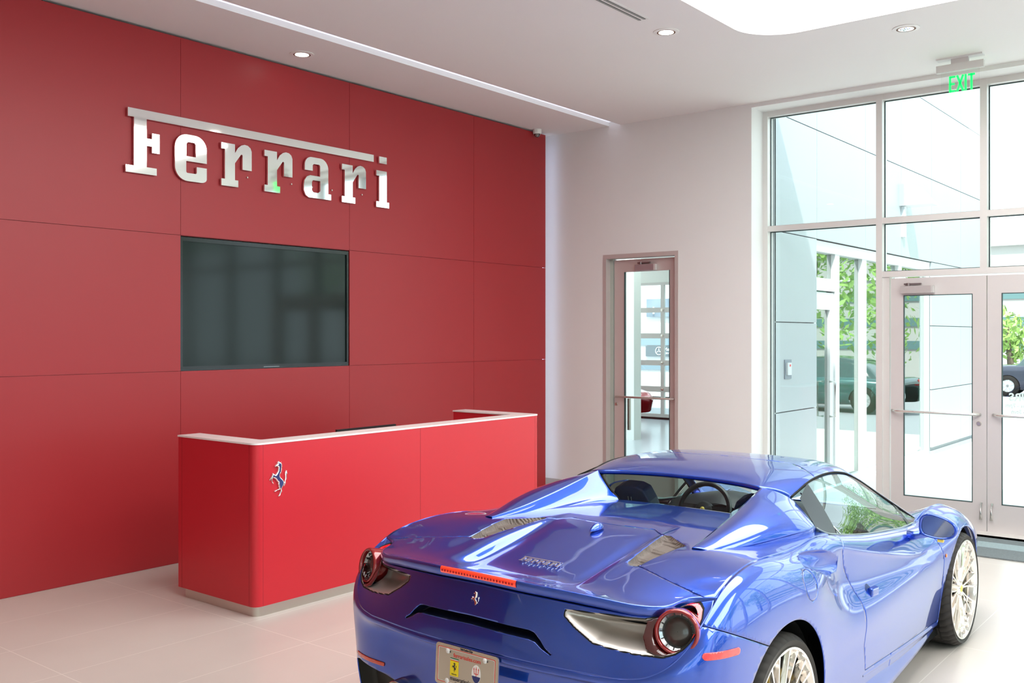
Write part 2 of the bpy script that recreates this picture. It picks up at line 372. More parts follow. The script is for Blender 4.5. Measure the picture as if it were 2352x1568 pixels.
# ---------------- rear deck: columns across u at stations along v
DU=[0,.11,.22,.300,.324,.45,.56,.68,.79,1]
def dk(v,zs,crest=None):
    c=crest; r=[]
    for u,z in zip(DU[:-1],zs): r.append((u,v,z))
    r.append(c); return r
def crest(v):
    P=[tuple(s[0]) for s in SIDE[7:]]; vs=[p[1] for p in P]
    return (float(np.interp(v,vs,[p[0] for p in P])),v,float(np.interp(v,vs,[p[2] for p in P])))
C9=tuple(SIDE[9][0])
DECK=[[(0,-.948,.996),(.11,-.947,.995),(.20,-.944,.993),(.28,-.935,.990),(.40,-.912,.983),(.54,-.874,.970),(.67,-.825,.954),(.757,-.752,.949),(.80,-.640,.964),(.884,-.600,.971)],
 [(0,-.90,.984),(.11,-.90,.983),(.21,-.897,.981),(.285,-.888,.979),(.39,-.868,.974),(.525,-.832,.965),(.645,-.788,.955),(.735,-.72,.954),(.797,-.61,.971),(.882,-.578,.982)],
 [(0,-.79,.957),(.11,-.79,.957),(.215,-.787,.956),(.287,-.780,.957),(.36,-.765,.960),(.49,-.738,.963),(.605,-.70,.965),(.70,-.65,.968),(.792,-.575,.982),(.879,-.546,.993)],
 [(0,-.64,.939),(.11,-.64,.939),(.22,-.64,.937),(.300,-.64,.937),(.324,-.637,.960),(.46,-.615,.974),(.57,-.59,.983),(.69,-.56,.988),(.785,-.515,.998),(.873,-.48,1.006)],
 dk(-.45,[.967,.967,.965,.963,.990,1.003,1.008,1.010,1.014],crest(-.42)),
 dk(-.25,[1.003,1.003,1.001,.998,1.018,1.026,1.036,1.036,1.032],crest(-.24)),
 dk(-.05,[1.036,1.036,1.035,1.034,1.041,1.038,1.037,1.030,1.024],crest(-.05)),
 dk(.15,[1.048,1.048,1.047,1.047,1.047,1.042,1.037,1.028,1.018],crest(.15)),
 dk(.35,[1.051,1.051,1.050,1.049,1.048,1.044,1.038,1.030,1.018],crest(.35)),
 dk(.50,[1.050,1.050,1.050,1.049,1.048,1.046,1.04,1.03,1.02],crest(.5)),
 dk(.65,[1.048,1.048,1.047,1.046,1.045,1.043,1.04,1.03,1.02],crest(.65))]
def deck_grid(step=.014):
    G=patch(DECK,step,None,'j'); H=relax(G,14,0); w=np.clip((np.arange(len(G))-8)/10,0,1)[:,None,None]; return G*(1-w)+H*w
# ---------------- buttress: outer sail from inner edge to base
BUT_IN=[(.56,-.188,1.044),(.545,-.061,1.057),(.53,.072,1.073),(.52,.2,1.094),(.51,.333,1.118),(.50,.496,1.154),(.49,.66,1.191)]
BUT_A=[(.575,-.187,1.045),(.585,-.055,1.063),(.59,.075,1.087),(.588,.205,1.112),(.580,.34,1.136),(.565,.52,1.164),(.545,.69,1.182)]
BUT_B=[(.595,-.183,1.044),(.625,-.05,1.058),(.65,.08,1.080),(.664,.21,1.102),(.668,.35,1.121),(.655,.54,1.139),(.62,.72,1.148)]
BUT_C=[(.61,-.178,1.041),(.655,-.05,1.047),(.70,.09,1.057),(.73,.23,1.071),(.746,.38,1.084),(.738,.54,1.093),(.715,.66,1.092)]
BUT_D=[(.625,-.17,1.035),(.665,-.06,1.028),(.712,.09,1.027),(.748,.25,1.031),(.785,.42,1.037),(.80,.53,1.038),(.795,.60,1.036)]
BUT_E=[(a,b,c-.022) for a,b,c in BUT_D]
BUT=[BUT_IN,BUT_A,BUT_B,BUT_C,BUT_D]
BUTSK=[BUT_D,[(a+.001,b,c-.010) for a,b,c in BUT_D],BUT_E]
def but_grid(step=.014): return relax(relax(patch(BUT,step),10,0),20,1)
BUT_F=[(.535,-.19,1.036),(.515,-.06,1.036),(.49,.072,1.038),(.46,.2,1.038),(.43,.335,1.042),(.39,.5,1.046),(.335,.63,1.046)]
def butin_grid(step=.014):
    a=np.array(BUT_IN);f=np.array(BUT_F)
    return patch([a,a*.72+f*.28+np.array([0,0,-.012]),a*.4+f*.6+np.array([-.004,0,-.020]),a*.15+f*.85+np.array([-.01,0,-.008]),f],step)
# ---------------- roof: stations rear -> windscreen header, columns centre -> side
ROOF=[[(0,.735,1.200),(.18,.73,1.199),(.36,.70,1.196),(.490,.66,1.191),(.545,.69,1.182),(.59,.712,1.167),(.62,.72,1.148)],
 [(0,.82,1.221),(.18,.82,1.221),(.35,.81,1.218),(.47,.80,1.212),(.54,.80,1.202),(.588,.81,1.187),(.62,.815,1.169)],
 [(0,.98,1.241),(.18,.98,1.240),(.34,.98,1.237),(.46,.97,1.231),(.535,.965,1.222),(.585,.96,1.211),(.618,.955,1.198)],
 [(0,1.15,1.252),(.18,1.15,1.251),(.33,1.15,1.248),(.45,1.15,1.242),(.53,1.15,1.233),(.58,1.15,1.222),(.611,1.15,1.210)],
 [(0,1.35,1.254),(.18,1.35,1.253),(.33,1.35,1.250),(.45,1.35,1.243),(.525,1.355,1.231),(.573,1.36,1.217),(.603,1.36,1.200)],
 [(0,1.53,1.245),(.18,1.53,1.244),(.33,1.53,1.240),(.45,1.53,1.231),(.52,1.53,1.216),(.57,1.53,1.198),(.600,1.53,1.174)],
 [(0,1.65,1.229),(.18,1.645,1.228),(.33,1.64,1.224),(.45,1.63,1.213),(.522,1.625,1.196),(.572,1.62,1.174),(.603,1.62,1.148)]]
def roof_grid(step=.016): return patch(ROOF,step,None,'j')
# ================= television =================
t=empty('television',(XP-.03,(NY0+NY1)/2,NZ0),0,'large black flat television recessed in the red wall under the lettering','television')
hw=(NY1-NY0)/2; hh=NZ1-NZ0
fr=MB().prism([(-hw,0),(hw,0),(hw,hh),(-hw,hh)],.028,frame((-.002,0,0),(0,1,0),(0,0,1),(1,0,0)),[[(-hw+.022,.038),(-hw+.022,hh-.035),(hw-.022,hh-.035),(hw-.022,.038)][::-1]])
fr.obj('bezel',mat('piano_black',(.008,.008,.009),.15),t)
scr=mat('switched_off_screen',(.010,.017,.015),.09,spec=.30)
MB().box(-.001,.012,-hw+.02,hw-.02,.036,hh-.033).obj('screen',scr,t)
MB().box(.026,.030,-.09,.09,.012,.018).obj('maker_badge',mat('dark_chrome',(.25,.25,.26),.2,1),t)
# ================= wall lettering =================
GF=[(4.222,3.818),(6.946,3.818),(6.946,3.746),(4.389,3.746),(4.389,3.586),(4.438,3.586),(4.438,3.635),(4.507,3.635),(4.507,3.473),(4.438,3.473),(4.438,3.525),(4.389,3.525),(4.389,3.347),(4.481,3.347),(4.481,3.288),(4.203,3.288),(4.203,3.347),(4.276,3.347),(4.276,3.746),(4.222,3.746)]
def arc(cx,cy,rx,ry,a0,a1,n=8): return [(cx+rx*math.cos(math.radians(a0+(a1-a0)*k/n)),cy+ry*math.sin(math.radians(a0+(a1-a0)*k/n))) for k in range(n+1)]
GE=arc(4.771,3.400,.120,.120,180,270)+arc(4.905,3.315,.057,.035,-90,0,4)+[(4.962,3.411),(4.862,3.411),(4.862,3.368)]+arc(4.850,3.362,.012,.012,0,-90,3)+arc(4.772,3.362,.013,.012,-90,-180,3)+[(4.759,3.452),(4.962,3.452)]+arc(4.842,3.561,.120,.120,0,90)+arc(4.771,3.561,.120,.120,90,180)
GEh=[(4.760,3.494),(4.853,3.494),(4.853,3.600),(4.840,3.617),(4.775,3.617),(4.760,3.600)]
GR=[(5.111,3.669),(5.253,3.669),(5.253,3.590),(5.285,3.640),(5.320,3.668),(5.356,3.680),(5.392,3.676),(5.420,3.657),(5.433,3.627),(5.433,3.451),(5.334,3.451),(5.334,3.580),(5.326,3.587),(5.316,3.583),(5.253,3.499),(5.253,3.347),(5.288,3.347),(5.288,3.286),(5.111,3.286),(5.111,3.347),(5.148,3.347),(5.148,3.613),(5.111,3.613)]
GA=[(6.046,3.605),(6.046,3.548),(6.143,3.548),(6.143,3.603),(6.155,3.616),(6.225,3.616),(6.235,3.603),(6.235,3.502)]+[(6.110,3.502),(6.070,3.485),(6.042,3.446),(6.034,3.400),(6.036,3.350),(6.057,3.306),(6.095,3.286),(6.374,3.286),(6.374,3.342),(6.338,3.342),(6.338,3.580)]+arc(6.238,3.580,.10,.10,0,90)+arc(6.130,3.600,.084,.08,90,170,6)
GAh=[(6.146,3.458),(6.237,3.458),(6.237,3.360),(6.210,3.340),(6.150,3.340),(6.133,3.360),(6.133,3.440)]
GI=[(6.984,3.667),(7.131,3.667),(7.131,3.345),(7.166,3.345),(7.166,3.286),(6.984,3.286),(6.984,3.345),(7.024,3.345),(7.024,3.613),(6.984,3.613)]
GD=[(7.024,3.815),(7.131,3.815),(7.131,3.745),(7.024,3.745)]
def sh(P,d): return [(a+d,b) for a,b in P]
def lettering(parent,M,depth,m,nm='letter'):
    """seven slab letters, the first with a long bar over the rest; outlines in metres about the word's lower left"""
    out=[]
    for L,h in ((GF,()),(GE,(GEh,)),(GR,()),(sh(GR,.464),()),(GA,(GAh,)),(sh(GR,1.404),())):
        out.append(MB().prism([(a-4.203,b-3.286) for a,b in L],depth,M,[[(a-4.203,b-3.286) for a,b in q] for q in h]).obj(nm,m,parent))
    b=MB()
    for L in (GI,GD): b.prism([(a-4.203,b_-3.286) for a,b_ in L],depth,M)
    out.append(b.obj(nm,m,parent)); return out
t=empty('wall_lettering',(XP+.012,4.203,3.286),0,'mirror polished slab letters with a long top bar high on the red wall','sign')
lettering(t,frame((0,0,0),(0,1,0),(0,0,1),(1,0,0)),.02,MIRR)
st_=MB()
for y in (.08,.5,.7,1.0,1.2,1.45,1.7,1.95,2.2,2.4,2.6,2.9): st_.box(-.012,.001,y-.006,y+.006,.1,.112)
st_.obj('stand_off_pins',STEEL,t)
# ================= reception desk =================
DXF=-5.572; DY0=4.108; DY1=7.347; DXB=-6.507; DH=1.206
desk=empty('reception_desk',((DXF+DXB)/2,(DY0+DY1)/2,0),0,'U shaped glossy red reception desk with white top in front of the red wall','desk')
ox,oy=desk.location.x,desk.location.y
r=.055; T=.19; zb=.072; zt=DH-.012
def L(P): return [(x-ox,y-oy) for x,y in P]
def band(x0,x1,y0,y1,r,T_):
    """U plan: back open at x0 side, front at x1"""
    o=[(x0,y0)]+arc(x1-r,y0+r,r,r,-90,0,8)+arc(x1-r,y1-r,r,r,0,90,8)+[(x0,y1),(x0,y1-T_)]+arc(x1-T_-.03,y1-T_-.03,.03,.03,90,0,4)+arc(x1-T_-.03,y0+T_+.03,.03,.03,0,-90,4)+[(x0,y0+T_)]
    return L(o)
MB().prism(band(DXB,DXF,DY0,DY1,r,T-.01),zt-zb,Matrix.Translation((0,0,zb))).obj('body_panel',REDD,desk,angle=35)
MB().prism(band(DXB-.006,DXF+.004,DY0-.004,DY1+.004,r+.004,T),.012,Matrix.Translation((0,0,zt))).obj('countertop',TOPW,desk,angle=35)
kb=MB().prism(band(DXB+.06,DXF-.018,DY0+.022,DY1-.02,r,T-.04),zb+.0,Matrix.Translation((0,0,0))); kb.obj('kick_plate',STEEL,desk,angle=35)
jl=MB()
for y in (5.736,): jl.box(DXF-ox-.002,DXF-ox+.0006,y-oy-.0012,y-oy+.0012,zb,zt)
for y in (DY0+r+.012,DY1-r-.012): jl.box(DXF-ox-.002,DXF-ox+.0005,y-oy-.001,y-oy+.001,zb,zt)
for x in (DXF-r-.012,DXB+.045): jl.box(x-ox-.001,x-ox+.001,DY0-oy-.0005,DY0-oy+.002,zb,zt)
jl.obj('panel_joint',mat('joint_dark_red',(.16,.004,.01),.6),desk)  # thin dark red strips along the panel joints
# worktop behind the screen of the desk
MB().box(DXB-ox+.05,DXF-ox-T-.01,DY0-oy+T+.01,DY1-oy-T-.01,.72,.748).obj('worktop',mat('worktop_grey',(.35,.33,.31),.5),desk)
HORSE=[(665,225),(690,262),(742,276),(782,270),(752,300),(832,322),(772,330),(826,372),(775,365),(822,425),(770,410),(815,465),(765,450),(812,520),(758,500),(808,555),(750,545),(805,600),(745,590),(770,640),(715,620),(705,690),(740,740),(800,790),(845,850),(858,885),(905,860),(915,800),(912,700),(902,640),(910,580),(945,535),(968,560),(962,600),(992,612),(985,650),(960,680),(966,780),(950,830),(915,870),(920,900),(928,972),(900,950),(880,1032),(868,960),(853,935),(845,985),(800,1040),(775,1075),(776,1110),(790,1160),(760,1190),(725,1250),(702,1302),(645,1308),(650,1285),(690,1240),(735,1165),(742,1130),(715,1105),(690,1108),(620,1112),(560,1140),(535,1155),(500,1140),(505,1120),(560,1105),(640,1090),(688,1076),(660,1000),(640,930),(650,890),(600,845),(560,790),(520,755),(470,735),(436,745),(430,780),(450,850),(485,885),(470,918),(440,880),(415,790),(398,735),(368,762),(365,795),(345,790),(352,740),(400,660),(440,570),(520,620),(545,632),(590,580),(630,520),(650,420),(620,405),(570,400),(555,418),(525,400),(530,365),(570,335),(620,310),(598,270),(640,255)]
def horse(parent,M,h,m,depth,nm='prancing_horse_emblem'):
    k=h/1083; P=np.array([((x-660)*k,(1308-y)*k) for x,y in HORSE]); st_=h/95
    xs=np.arange(P[:,0].min()-st_,P[:,0].max()+2*st_,st_); ys=np.arange(P[:,1].min()-st_,P[:,1].max()+2*st_,st_)
    G=np.array([[(a,b,0) for b in ys] for a in xs]); V,F=grid_mesh(G)
    V,F=clip(V,F,lambda Q:sd_poly(Q[:,0],Q[:,1],P)+.0002*h)
    V=V.copy(); d=np.clip(sd_poly(V[:,0],V[:,1],P)/(h*.035),0,1); V[:,2]=depth*np.sqrt(1-(1-d)**2)
    return mesh(nm,[tuple(M@Vector(v)) for v in V],F,m,parent,smooth=True)
horse(desk,frame((DXF-ox+.003,4.3001-oy,.8184),(0,1,0),(0,0,1),(1,0,0)),.254,mat('emblem_chrome',(.95,.95,.96),.12,1),.014)
# monitor top behind the desk
t=empty('computer_monitor',(-6.22,5.74,.75),0,'thin black computer screen edge showing above the red desk top','monitor')
MB().box(-.012,.012,-.34,.34,.10,.415).obj('screen',mat('monitor_black',(.02,.02,.022),.35),t)
MB().box(-.02,.02,-.03,.03,.005,.2).obj('stand',BLACK,t); MB().box(-.09,.09,-.12,.12,0,.012).obj('base',BLACK,t)
# ================= ceiling fixtures =================
def downlight(x,y,lit,lab,r=.075):
    t=empty('ceiling_downlight',(x,y,ZC),0,lab,'ceiling light','recessed ceiling downlights')
    MB().lathe([(r*1.45,-.001),(r*1.45,-.005),(r*1.12,-.008),(r*1.05,-.008)],40).obj('trim_ring',mat('white_trim',(.85,.83,.80),.4),t,angle=30)
    MB().lathe([(r*.84,-.0085),(r*.80,-.0075),(.001,-.007)],32).obj('lamp',mat('lamp_lit' if lit else 'lamp_dim',(.9,.9,.88),.3,emit=(1,.95,.85),estr=6 if lit else .5),t,angle=30)
    if not lit:
        for q in range(4): MB().lathe([(.024,.0),(.020,-.004),(.001,-.005)],14,Matrix.Translation((.030*math.cos(q*1.57+.4),.030*math.sin(q*1.57+.4),-.008))).obj('reflector',CHROME,t,angle=30)
    MB().lathe([(r*1.05,-.0078),(r*.84,-.0070)],32).obj('gimbal_gap',mat('gimbal_brown',(.16,.08,.05),.6),t)
    if lit:
        l=bpy.data.lights.new('downlight_beam','SPOT'); l.energy=lit; l.spot_size=math.radians(62); l.spot_blend=.8; l.color=(1,.90,.78); l.shadow_soft_size=.05
        o=bpy.data.objects.new('downlight_beam',l); COL.objects.link(o); o.parent=t; o.location=(0,0,-.03)
    return t
d1=downlight(-7.085,5.74,70,'lit round downlight in the soffit above the wall lettering'); 
for o in d1.children:
    if o.type=='LIGHT': o.rotation_euler=(0,math.radians(-22),0)
downlight(-4.152,7.257,60,'lit round downlight between the slot vent and the glowing ceiling panel')
downlight(-2.534,8.437,0,'unlit round downlight near the exit sign')
d=downlight(-7.085,2.2,70,'lit round downlight in the soffit farthest from the security camera')
# linear slot diffuser
t=empty('linear_air_vent',(-4.14,5.6,ZC),0,'slim two slot linear air vent in the white ceiling','vent')
v=MB(); v.box(-.055,.055,-1.27,1.27,-.003,.0); v.obj('frame',mat('vent_white',(.78,.77,.74),.5),t)
v=MB(); v.box(-.035,-.010,-1.25,1.25,-.004,-.003); v.box(.010,.035,-1.25,1.25,-.004,-.003); v.obj('slot',mat('vent_slot_dark',(.07,.07,.065),.7),t)
v=MB(); v.box(-.026,-.019,-1.25,1.25,-.006,-.004); v.box(.019,.026,-1.25,1.25,-.006,-.004); v.obj('blade',mat('vent_blade',(.4,.4,.38),.5),t)
# dome camera at the corner of the soffit
t=empty('security_camera',(-7.39,9.70,ZC),0,'small white dome security camera on the soffit where the red wall ends','camera')
MB().lathe([(.055,0),(.055,-.045),(.048,-.055),(.035,-.057)],32).obj('housing',mat('camera_white',(.82,.82,.78),.4),t,angle=30)
MB().lathe([(.040,-.056)]+[(.038*math.cos(math.radians(a)),-.058-.040*math.sin(math.radians(a))) for a in range(10,91,16)],28).obj('dome',mat('smoked_dome',(.02,.018,.018),.08,coat=1),t,smooth=True)
MB().lathe([(.001,.024),(.018,.022),(.022,.010),(.022,0)],20,frame((.012,-.018,-.072),(1,0,0),(0,0,1),(.25,-.95,-.2))).obj('lens_ring',mat('lens_grey',(.35,.36,.34),.3,.5),t,angle=30)
# exit sign hanging under the ceiling
t=empty('exit_sign',(-2.405,9.62,ZC),0,'green lettered exit sign on a pale bar under the ceiling above the doors','sign')
MB().box(-.205,.205,-.024,.024,-.125,-.058).obj('housing',mat('sign_housing',(.62,.60,.57),.45),t)
MB().box(-.075,.075,-.02,.02,-.058,0).obj('canopy',mat('sign_canopy',(.60,.56,.54),.45),t)
MB().box(-.20,.20,-.05,.05,-.012,0).obj('mounting_plate',mat('sign_plate',(.70,.69,.67),.5),t)
MB().box(-.165,.165,-.003,.003,-.335,-.125).obj('acrylic_panel',glass('sign_acrylic',(.98,.99,.985),.5,1.2),t)
GREEN=mat('exit_green',(.0,.75,.10),.4,emit=(0.0,.90,.10),estr=1.0)
ex=MB(); zb_,zt_=-.318,-.168
def stroke(a,b,w=.019):
    ax,az=a; bx,bz=b; dx,dz=bx-ax,bz-az; l=math.hypot(dx,dz); nx,nz=-dz/l*w/2,dx/l*w/2
    V=[(ax+nx,-.009,az+nz),(bx+nx,-.009,bz+nz),(bx-nx,-.009,bz-nz),(ax-nx,-.009,az-nz)]; V+= [(x,-.004,z) for x,_,z in V]
    return V,[(0,1,2,3),(7,6,5,4),(0,4,5,1),(1,5,6,2),(2,6,7,3),(3,7,4,0)]
def letters(name,S):
    b=MB()
    for s in S: b.add(*stroke(*s))
    b.obj(name,GREEN,t)
letters('letter',[((-.085,zb_),(-.085,zt_)),((-.085,zt_-.0095),(-.038,zt_-.0095)),((-.085,(zb_+zt_)/2),(-.045,(zb_+zt_)/2)),((-.085,zb_+.0095),(-.038,zb_+.0095))])
letters('letter',[((-.024,zb_),(.028,zt_)),((-.024,zt_),(.028,zb_))])
letters('letter',[((.050,zb_),(.050,zt_))])
letters('letter',[((.100,zb_),(.100,zt_)),((.070,zt_-.0095),(.130,zt_-.0095))])
# entrance mat
MATM=mat('ribbed_entrance_mat',(.16,.185,.19),.9,noise=.25,nscale=60,bump=.5,bscale=250)
t=empty('entrance_mat',(-2.35,9.78,0),0,'dark grey entrance mat with a lighter middle stripe inside the double doors','mat')
MB().box(-1.15,1.5,-.52,-.12,.001,.012).obj('front_border',MATM,t)
MB().box(-1.15,1.5,-.12,.14,.001,.0115).obj('middle_stripe',mat('teal_grey_carpet',(.27,.34,.35),.9,noise=.2,nscale=60),t)
MB().box(-1.15,1.5,.14,.46,.001,.012).obj('back_border',MATM,t)
# ================= glazed front: window_1 left bay, transoms, double door =================
YW=10.406; YG=YW+.085
def frame_bar(x0,x1,z0,z1,d=.15): 
    e=.0 if z1-z0>.2 else .003
    return (x0,x1,YW+e,YW+d-e,z0,z1)
w=MB()
MX=[(-4.703,-4.645),(-3.433,-3.369),(-2.418,-2.353),(-1.36,-1.295),(-.05,.015),(1.3,1.365),(2.6,2.665),(3.9,3.965)]
for i,(a,b) in enumerate(MX):
    z0=2.575 if i==2 else 0
    w.box(*frame_bar(a,b,z0,4.487))
w.box(*frame_bar(-4.70,XR,4.428,4.49)); w.box(*frame_bar(-4.703,XR,3.128,3.187))
w.box(*frame_bar(-3.37,-1.30,2.562,2.622)); w.box(*frame_bar(-4.70,-3.37,0,.10)); w.box(*frame_bar(-1.30,XR,0,.10))
struct(w.obj('window_1',ALU))
# reveal lining left of the window and under its head: bright plaster return
gl=MB(); gk=MB()
def pane(x0,x1,z0,z1):
    gl.box(x0,x1,YG,YG+.012,z0,z1)
    e=.010
    gk.box(x0,x0+e,YG-.008,YG-.001,z0,z1); gk.box(x1-e,x1,YG-.008,YG-.001,z0,z1); gk.box(x0+e,x1-e,YG-.008,YG-.001,z1-e,z1); gk.box(x0+e,x1-e,YG-.008,YG-.001,z0,z0+e)
for i in range(len(MX)-1):
    a,b=MX[i][1],MX[i+1][0]
    pane(a,b,3.187,4.428)
    if i in (1,2): pane(a,b,2.622,3.128)
    else: pane(a,b,.10,3.128)
struct(gl.obj('window_2',GLASSC)); struct(gk.obj('trim_3',GASK))
# door leaves
def leaf(name,x0,x1,hinge):
    d=struct(empty(name,(x0,YW,0),0))
    W_=x1-x0; st=.125 if False else .128; tz=.178; bz=.275
    f=MB(); Y0,Y1=.02,.065
    f.box(0,st,Y0,Y1,.012,2.545); f.box(W_-st,W_,Y0,Y1,.012,2.545); f.box(st,W_-st,Y0,Y1,2.545-tz,2.545); f.box(st,W_-st,Y0,Y1,.012,.012+bz)
    f.obj('door_frame',mat('door_leaf_aluminium',(.64,.60,.585),.42,.25,noise=.02),d)
    MB().box(st,W_-st,.04,.048,.012+bz,2.545-tz).obj('door_glass',GLASSC,d)
    k=MB(); e=.008; z0,z1=.012+bz,2.545-tz
    k.box(st,st+e,.018,.04,z0,z1); k.box(W_-st-e,W_-st,.018,.04,z0,z1); k.box(st+e,W_-st-e,.018,.04,z1-e,z1); k.box(st+e,W_-st-e,.018,.04,z0,z0+e); k.obj('glazing_gasket',GASK,d)
    a,b=(.015,W_-.055)
    if hinge=='r': a,b=(.055,W_-.015)
    MB().tube([(a,.012,1.168),(a+.05,-.045,1.168),(a+.11,-.055,1.168),(b-.11,-.055,1.168),(b-.05,-.045,1.168),(b,.012,1.168)],.0145,14).obj('push_bar',mat('satin_bar',(.80,.80,.77),.25,.8),d,smooth=True)
    x=W_-.07 if hinge=='l' else .07
    MB().lathe([(.001,-.012),(.018,-.012),(.022,-.004),(.024,.0)],24,frame((x,.018,1.075 if hinge=='l' else 1.075),(1,0,0),(0,0,1),(0,1,0))).obj('lock_cylinder',STEEL,d,angle=30) if hinge=='l' else None
    MB().tube([(x+(.03 if hinge=='l' else -.02),-.012,.30),(x+(.02 if hinge=='l' else -.03),-.022,.22),(x+(.022 if hinge=='l' else -.028),-.012,.13)],[.012,.007,.014],10).obj('kick_stop',mat('stop_chrome',(.7,.7,.68),.25,.9),d,smooth=True)
    return d
dl=leaf('door_1',-3.285,-2.361,'l'); dr=leaf('door_2',-2.354,-1.43,'r')
struct(MB().box(-3.369,-3.300,YW+.02,YW+.10,0,2.562).obj('trim_4',ALU)); struct(MB().box(-1.42,-1.36,YW+.02,YW+.10,0,2.562).obj('trim_5',ALU))
def closer(parent,x,z,w=.30,col=None,y=0.018):
    m=col or mat('closer_body',(.50,.46,.45),.4,.4)
    MB().box(x,x+w,y-.058,y-.002,z-.075,z).obj('closer_body',m,parent)
    MB().box(x+w,x+w+.02,y-.056,y-.004,z-.073,z-.002).obj('closer_end_cap',mat('closer_cap',(.72,.72,.70),.3,.5),parent)
    MB().box(x+.03,x+.20,y-.045,y-.02,z+.012,z+.028).obj('closer_arm',mat('closer_arm_dark',(.22,.18,.18),.35,.7),parent)
    MB().lathe([(.001,.03),(.02,.03),(.02,.0)],16,Matrix.Translation((x+.07,y-.032,z))).obj('closer_pivot',mat('closer_arm_dark'),parent,angle=30)
closer(dl,.115,2.46)
struct(MB().box(-3.37,-1.30,YF+.02,YW+.2,0,.012).obj('trim_6',mat('threshold_metal',(.72,.70,.66),.4,.3)))
# mirrored opening-hours lettering on the outer face of the right-hand leaf
LET=mat('white_vinyl',(.85,.87,.86),.5)
Mt=frame((.36,.0495,1.345),(-1,0,0),(0,0,1),(0,1,0)); text('hours_lettering','HOURS',.105,LET,dr,Mt,.0006,off=.003)
text('hours_lettering','Mon-Fri 8am - 7pm',.052,LET,dr,frame((.36,.0495,1.265),(-1,0,0),(0,0,1),(0,1,0)),.0006,off=.002); text('hours_lettering','Sat 9am - 5pm',.052,LET,dr,frame((.36,.0495,1.205),(-1,0,0),(0,0,1),(0,1,0)),.0006,off=.002)
# ================= narrow service door in the far wall =================
d=struct(empty('door_3',(DX0,YF,0),0)); W_=DX1-DX0; fm=ALUD; y1=.16
f=MB(); f.box(0,.045,-.006,y1,0,DZ); f.box(W_-.045,W_,-.006,y1,0,DZ); f.box(.045,W_-.045,-.006,y1,DZ-.05,DZ); f.obj('door_frame',fm,d)
MB().box(.045,.085,.09,.14,0,DZ-.05).obj('door_stop',mat('door_stop_grey',(.42,.43,.38),.5),d)
a,b=.10,W_-.050; zt_=DZ-.065; lf=MB(); Y0,Y1=.10,.145
lf.box(a,a+.145,Y0,Y1,.01,zt_); lf.box(b-.12,b,Y0,Y1,.01,zt_); lf.box(a+.145,b-.12,Y0,Y1,zt_-.15,zt_); lf.box(a+.145,b-.12,Y0,Y1,.01,.26); lf.obj('door_leaf',mat('door_leaf_warm',(.60,.51,.485),.42,.25),d)
MB().box(a+.145,b-.12,.12,.128,.26,zt_-.15).obj('door_glass',GLASSC,d)
k=MB(); k.box(a+.145,a+.153,.095,.12,.26,zt_-.15); k.box(b-.128,b-.12,.095,.12,.26,zt_-.15); k.obj('glazing_gasket',GASK,d)
MB().tube([(a+.02,.095,1.195),(a+.05,.045,1.195),(b-.05,.045,1.195),(b-.01,.095,1.195)],.013,12).obj('push_bar',mat('warm_bar',(.55,.45,.42),.3,.6),d,smooth=True)
MB().lathe([(.001,-.015),(.016,-.015),(.022,0)],20,frame((a+.03,.10,1.10),(1,0,0),(0,0,1),(0,1,0))).obj('lock_cylinder',STEEL,d,angle=30)
closer(d,a+.33,zt_-.07,.26,mat('closer_pink',(.38,.30,.31),.35,.4),.098)
MB().box(a+.155,a+.185,.15,.19,.78,1.17).obj('outer_handle',STEEL,d)
# ================= right side glazed wall of the showroom =================
w=MB(); gl=MB()
ys=[YB,-3.6,-2.2,-.8,.6,2.0,3.4,4.8,6.2,7.6,9.0,YF]
for y in ys: w.box(XR,XR+.15,y-.035,y+.035,0,4.45)
for z in ((0,.1),(2.56,2.62),(3.13,3.19),(4.40,4.50)): w.box(XR+.003,XR+.147,YB,YF,*z)
w.box(XR,XR+.15,4.8,6.2,2.35,2.6)
struct(w.obj('window_3',ALU))
struct(MB().box(XR,XR+.3,YB,YF+.3,4.48,ZC+.3).obj('wall_right',WHITE))
struct(MB().box(XR+.085,XR+.097,YB,YF,.1,4.42).obj('window_4',GLASSC))
t=empty('round_column',(4.2,4.3,0),0,'round white showroom column near the right glazed wall of the showroom','column')
MB().lathe([(.24,0),(.24,ZC)],40).obj('shaft',WHITE,t,smooth=True)
# ================= outside =================
CONC=mat('sunlit_concrete',(.74,.72,.68),.8,noise=.04,nscale=1)
ASPH=mat('pale_asphalt',(.36,.37,.39),.85,noise=.08,nscale=6)
tag(MB().box(-4.62,5.38,YF+.43,19.94,-.12,-.01).obj('sidewalk',CONC),'pale sunlit concrete paving outside the double doors','paving')
tag(MB().box(-40,45,19.95,60,-.16,-.045).obj('parking_lot',ASPH),'grey asphalt parking lot beyond the concrete paving','road')
tag(MB().box(5.4,45,YB-3,19.94,-.16,-.045).obj('side_street',ASPH),'asphalt drive along the right side of the showroom of the showroom','road')
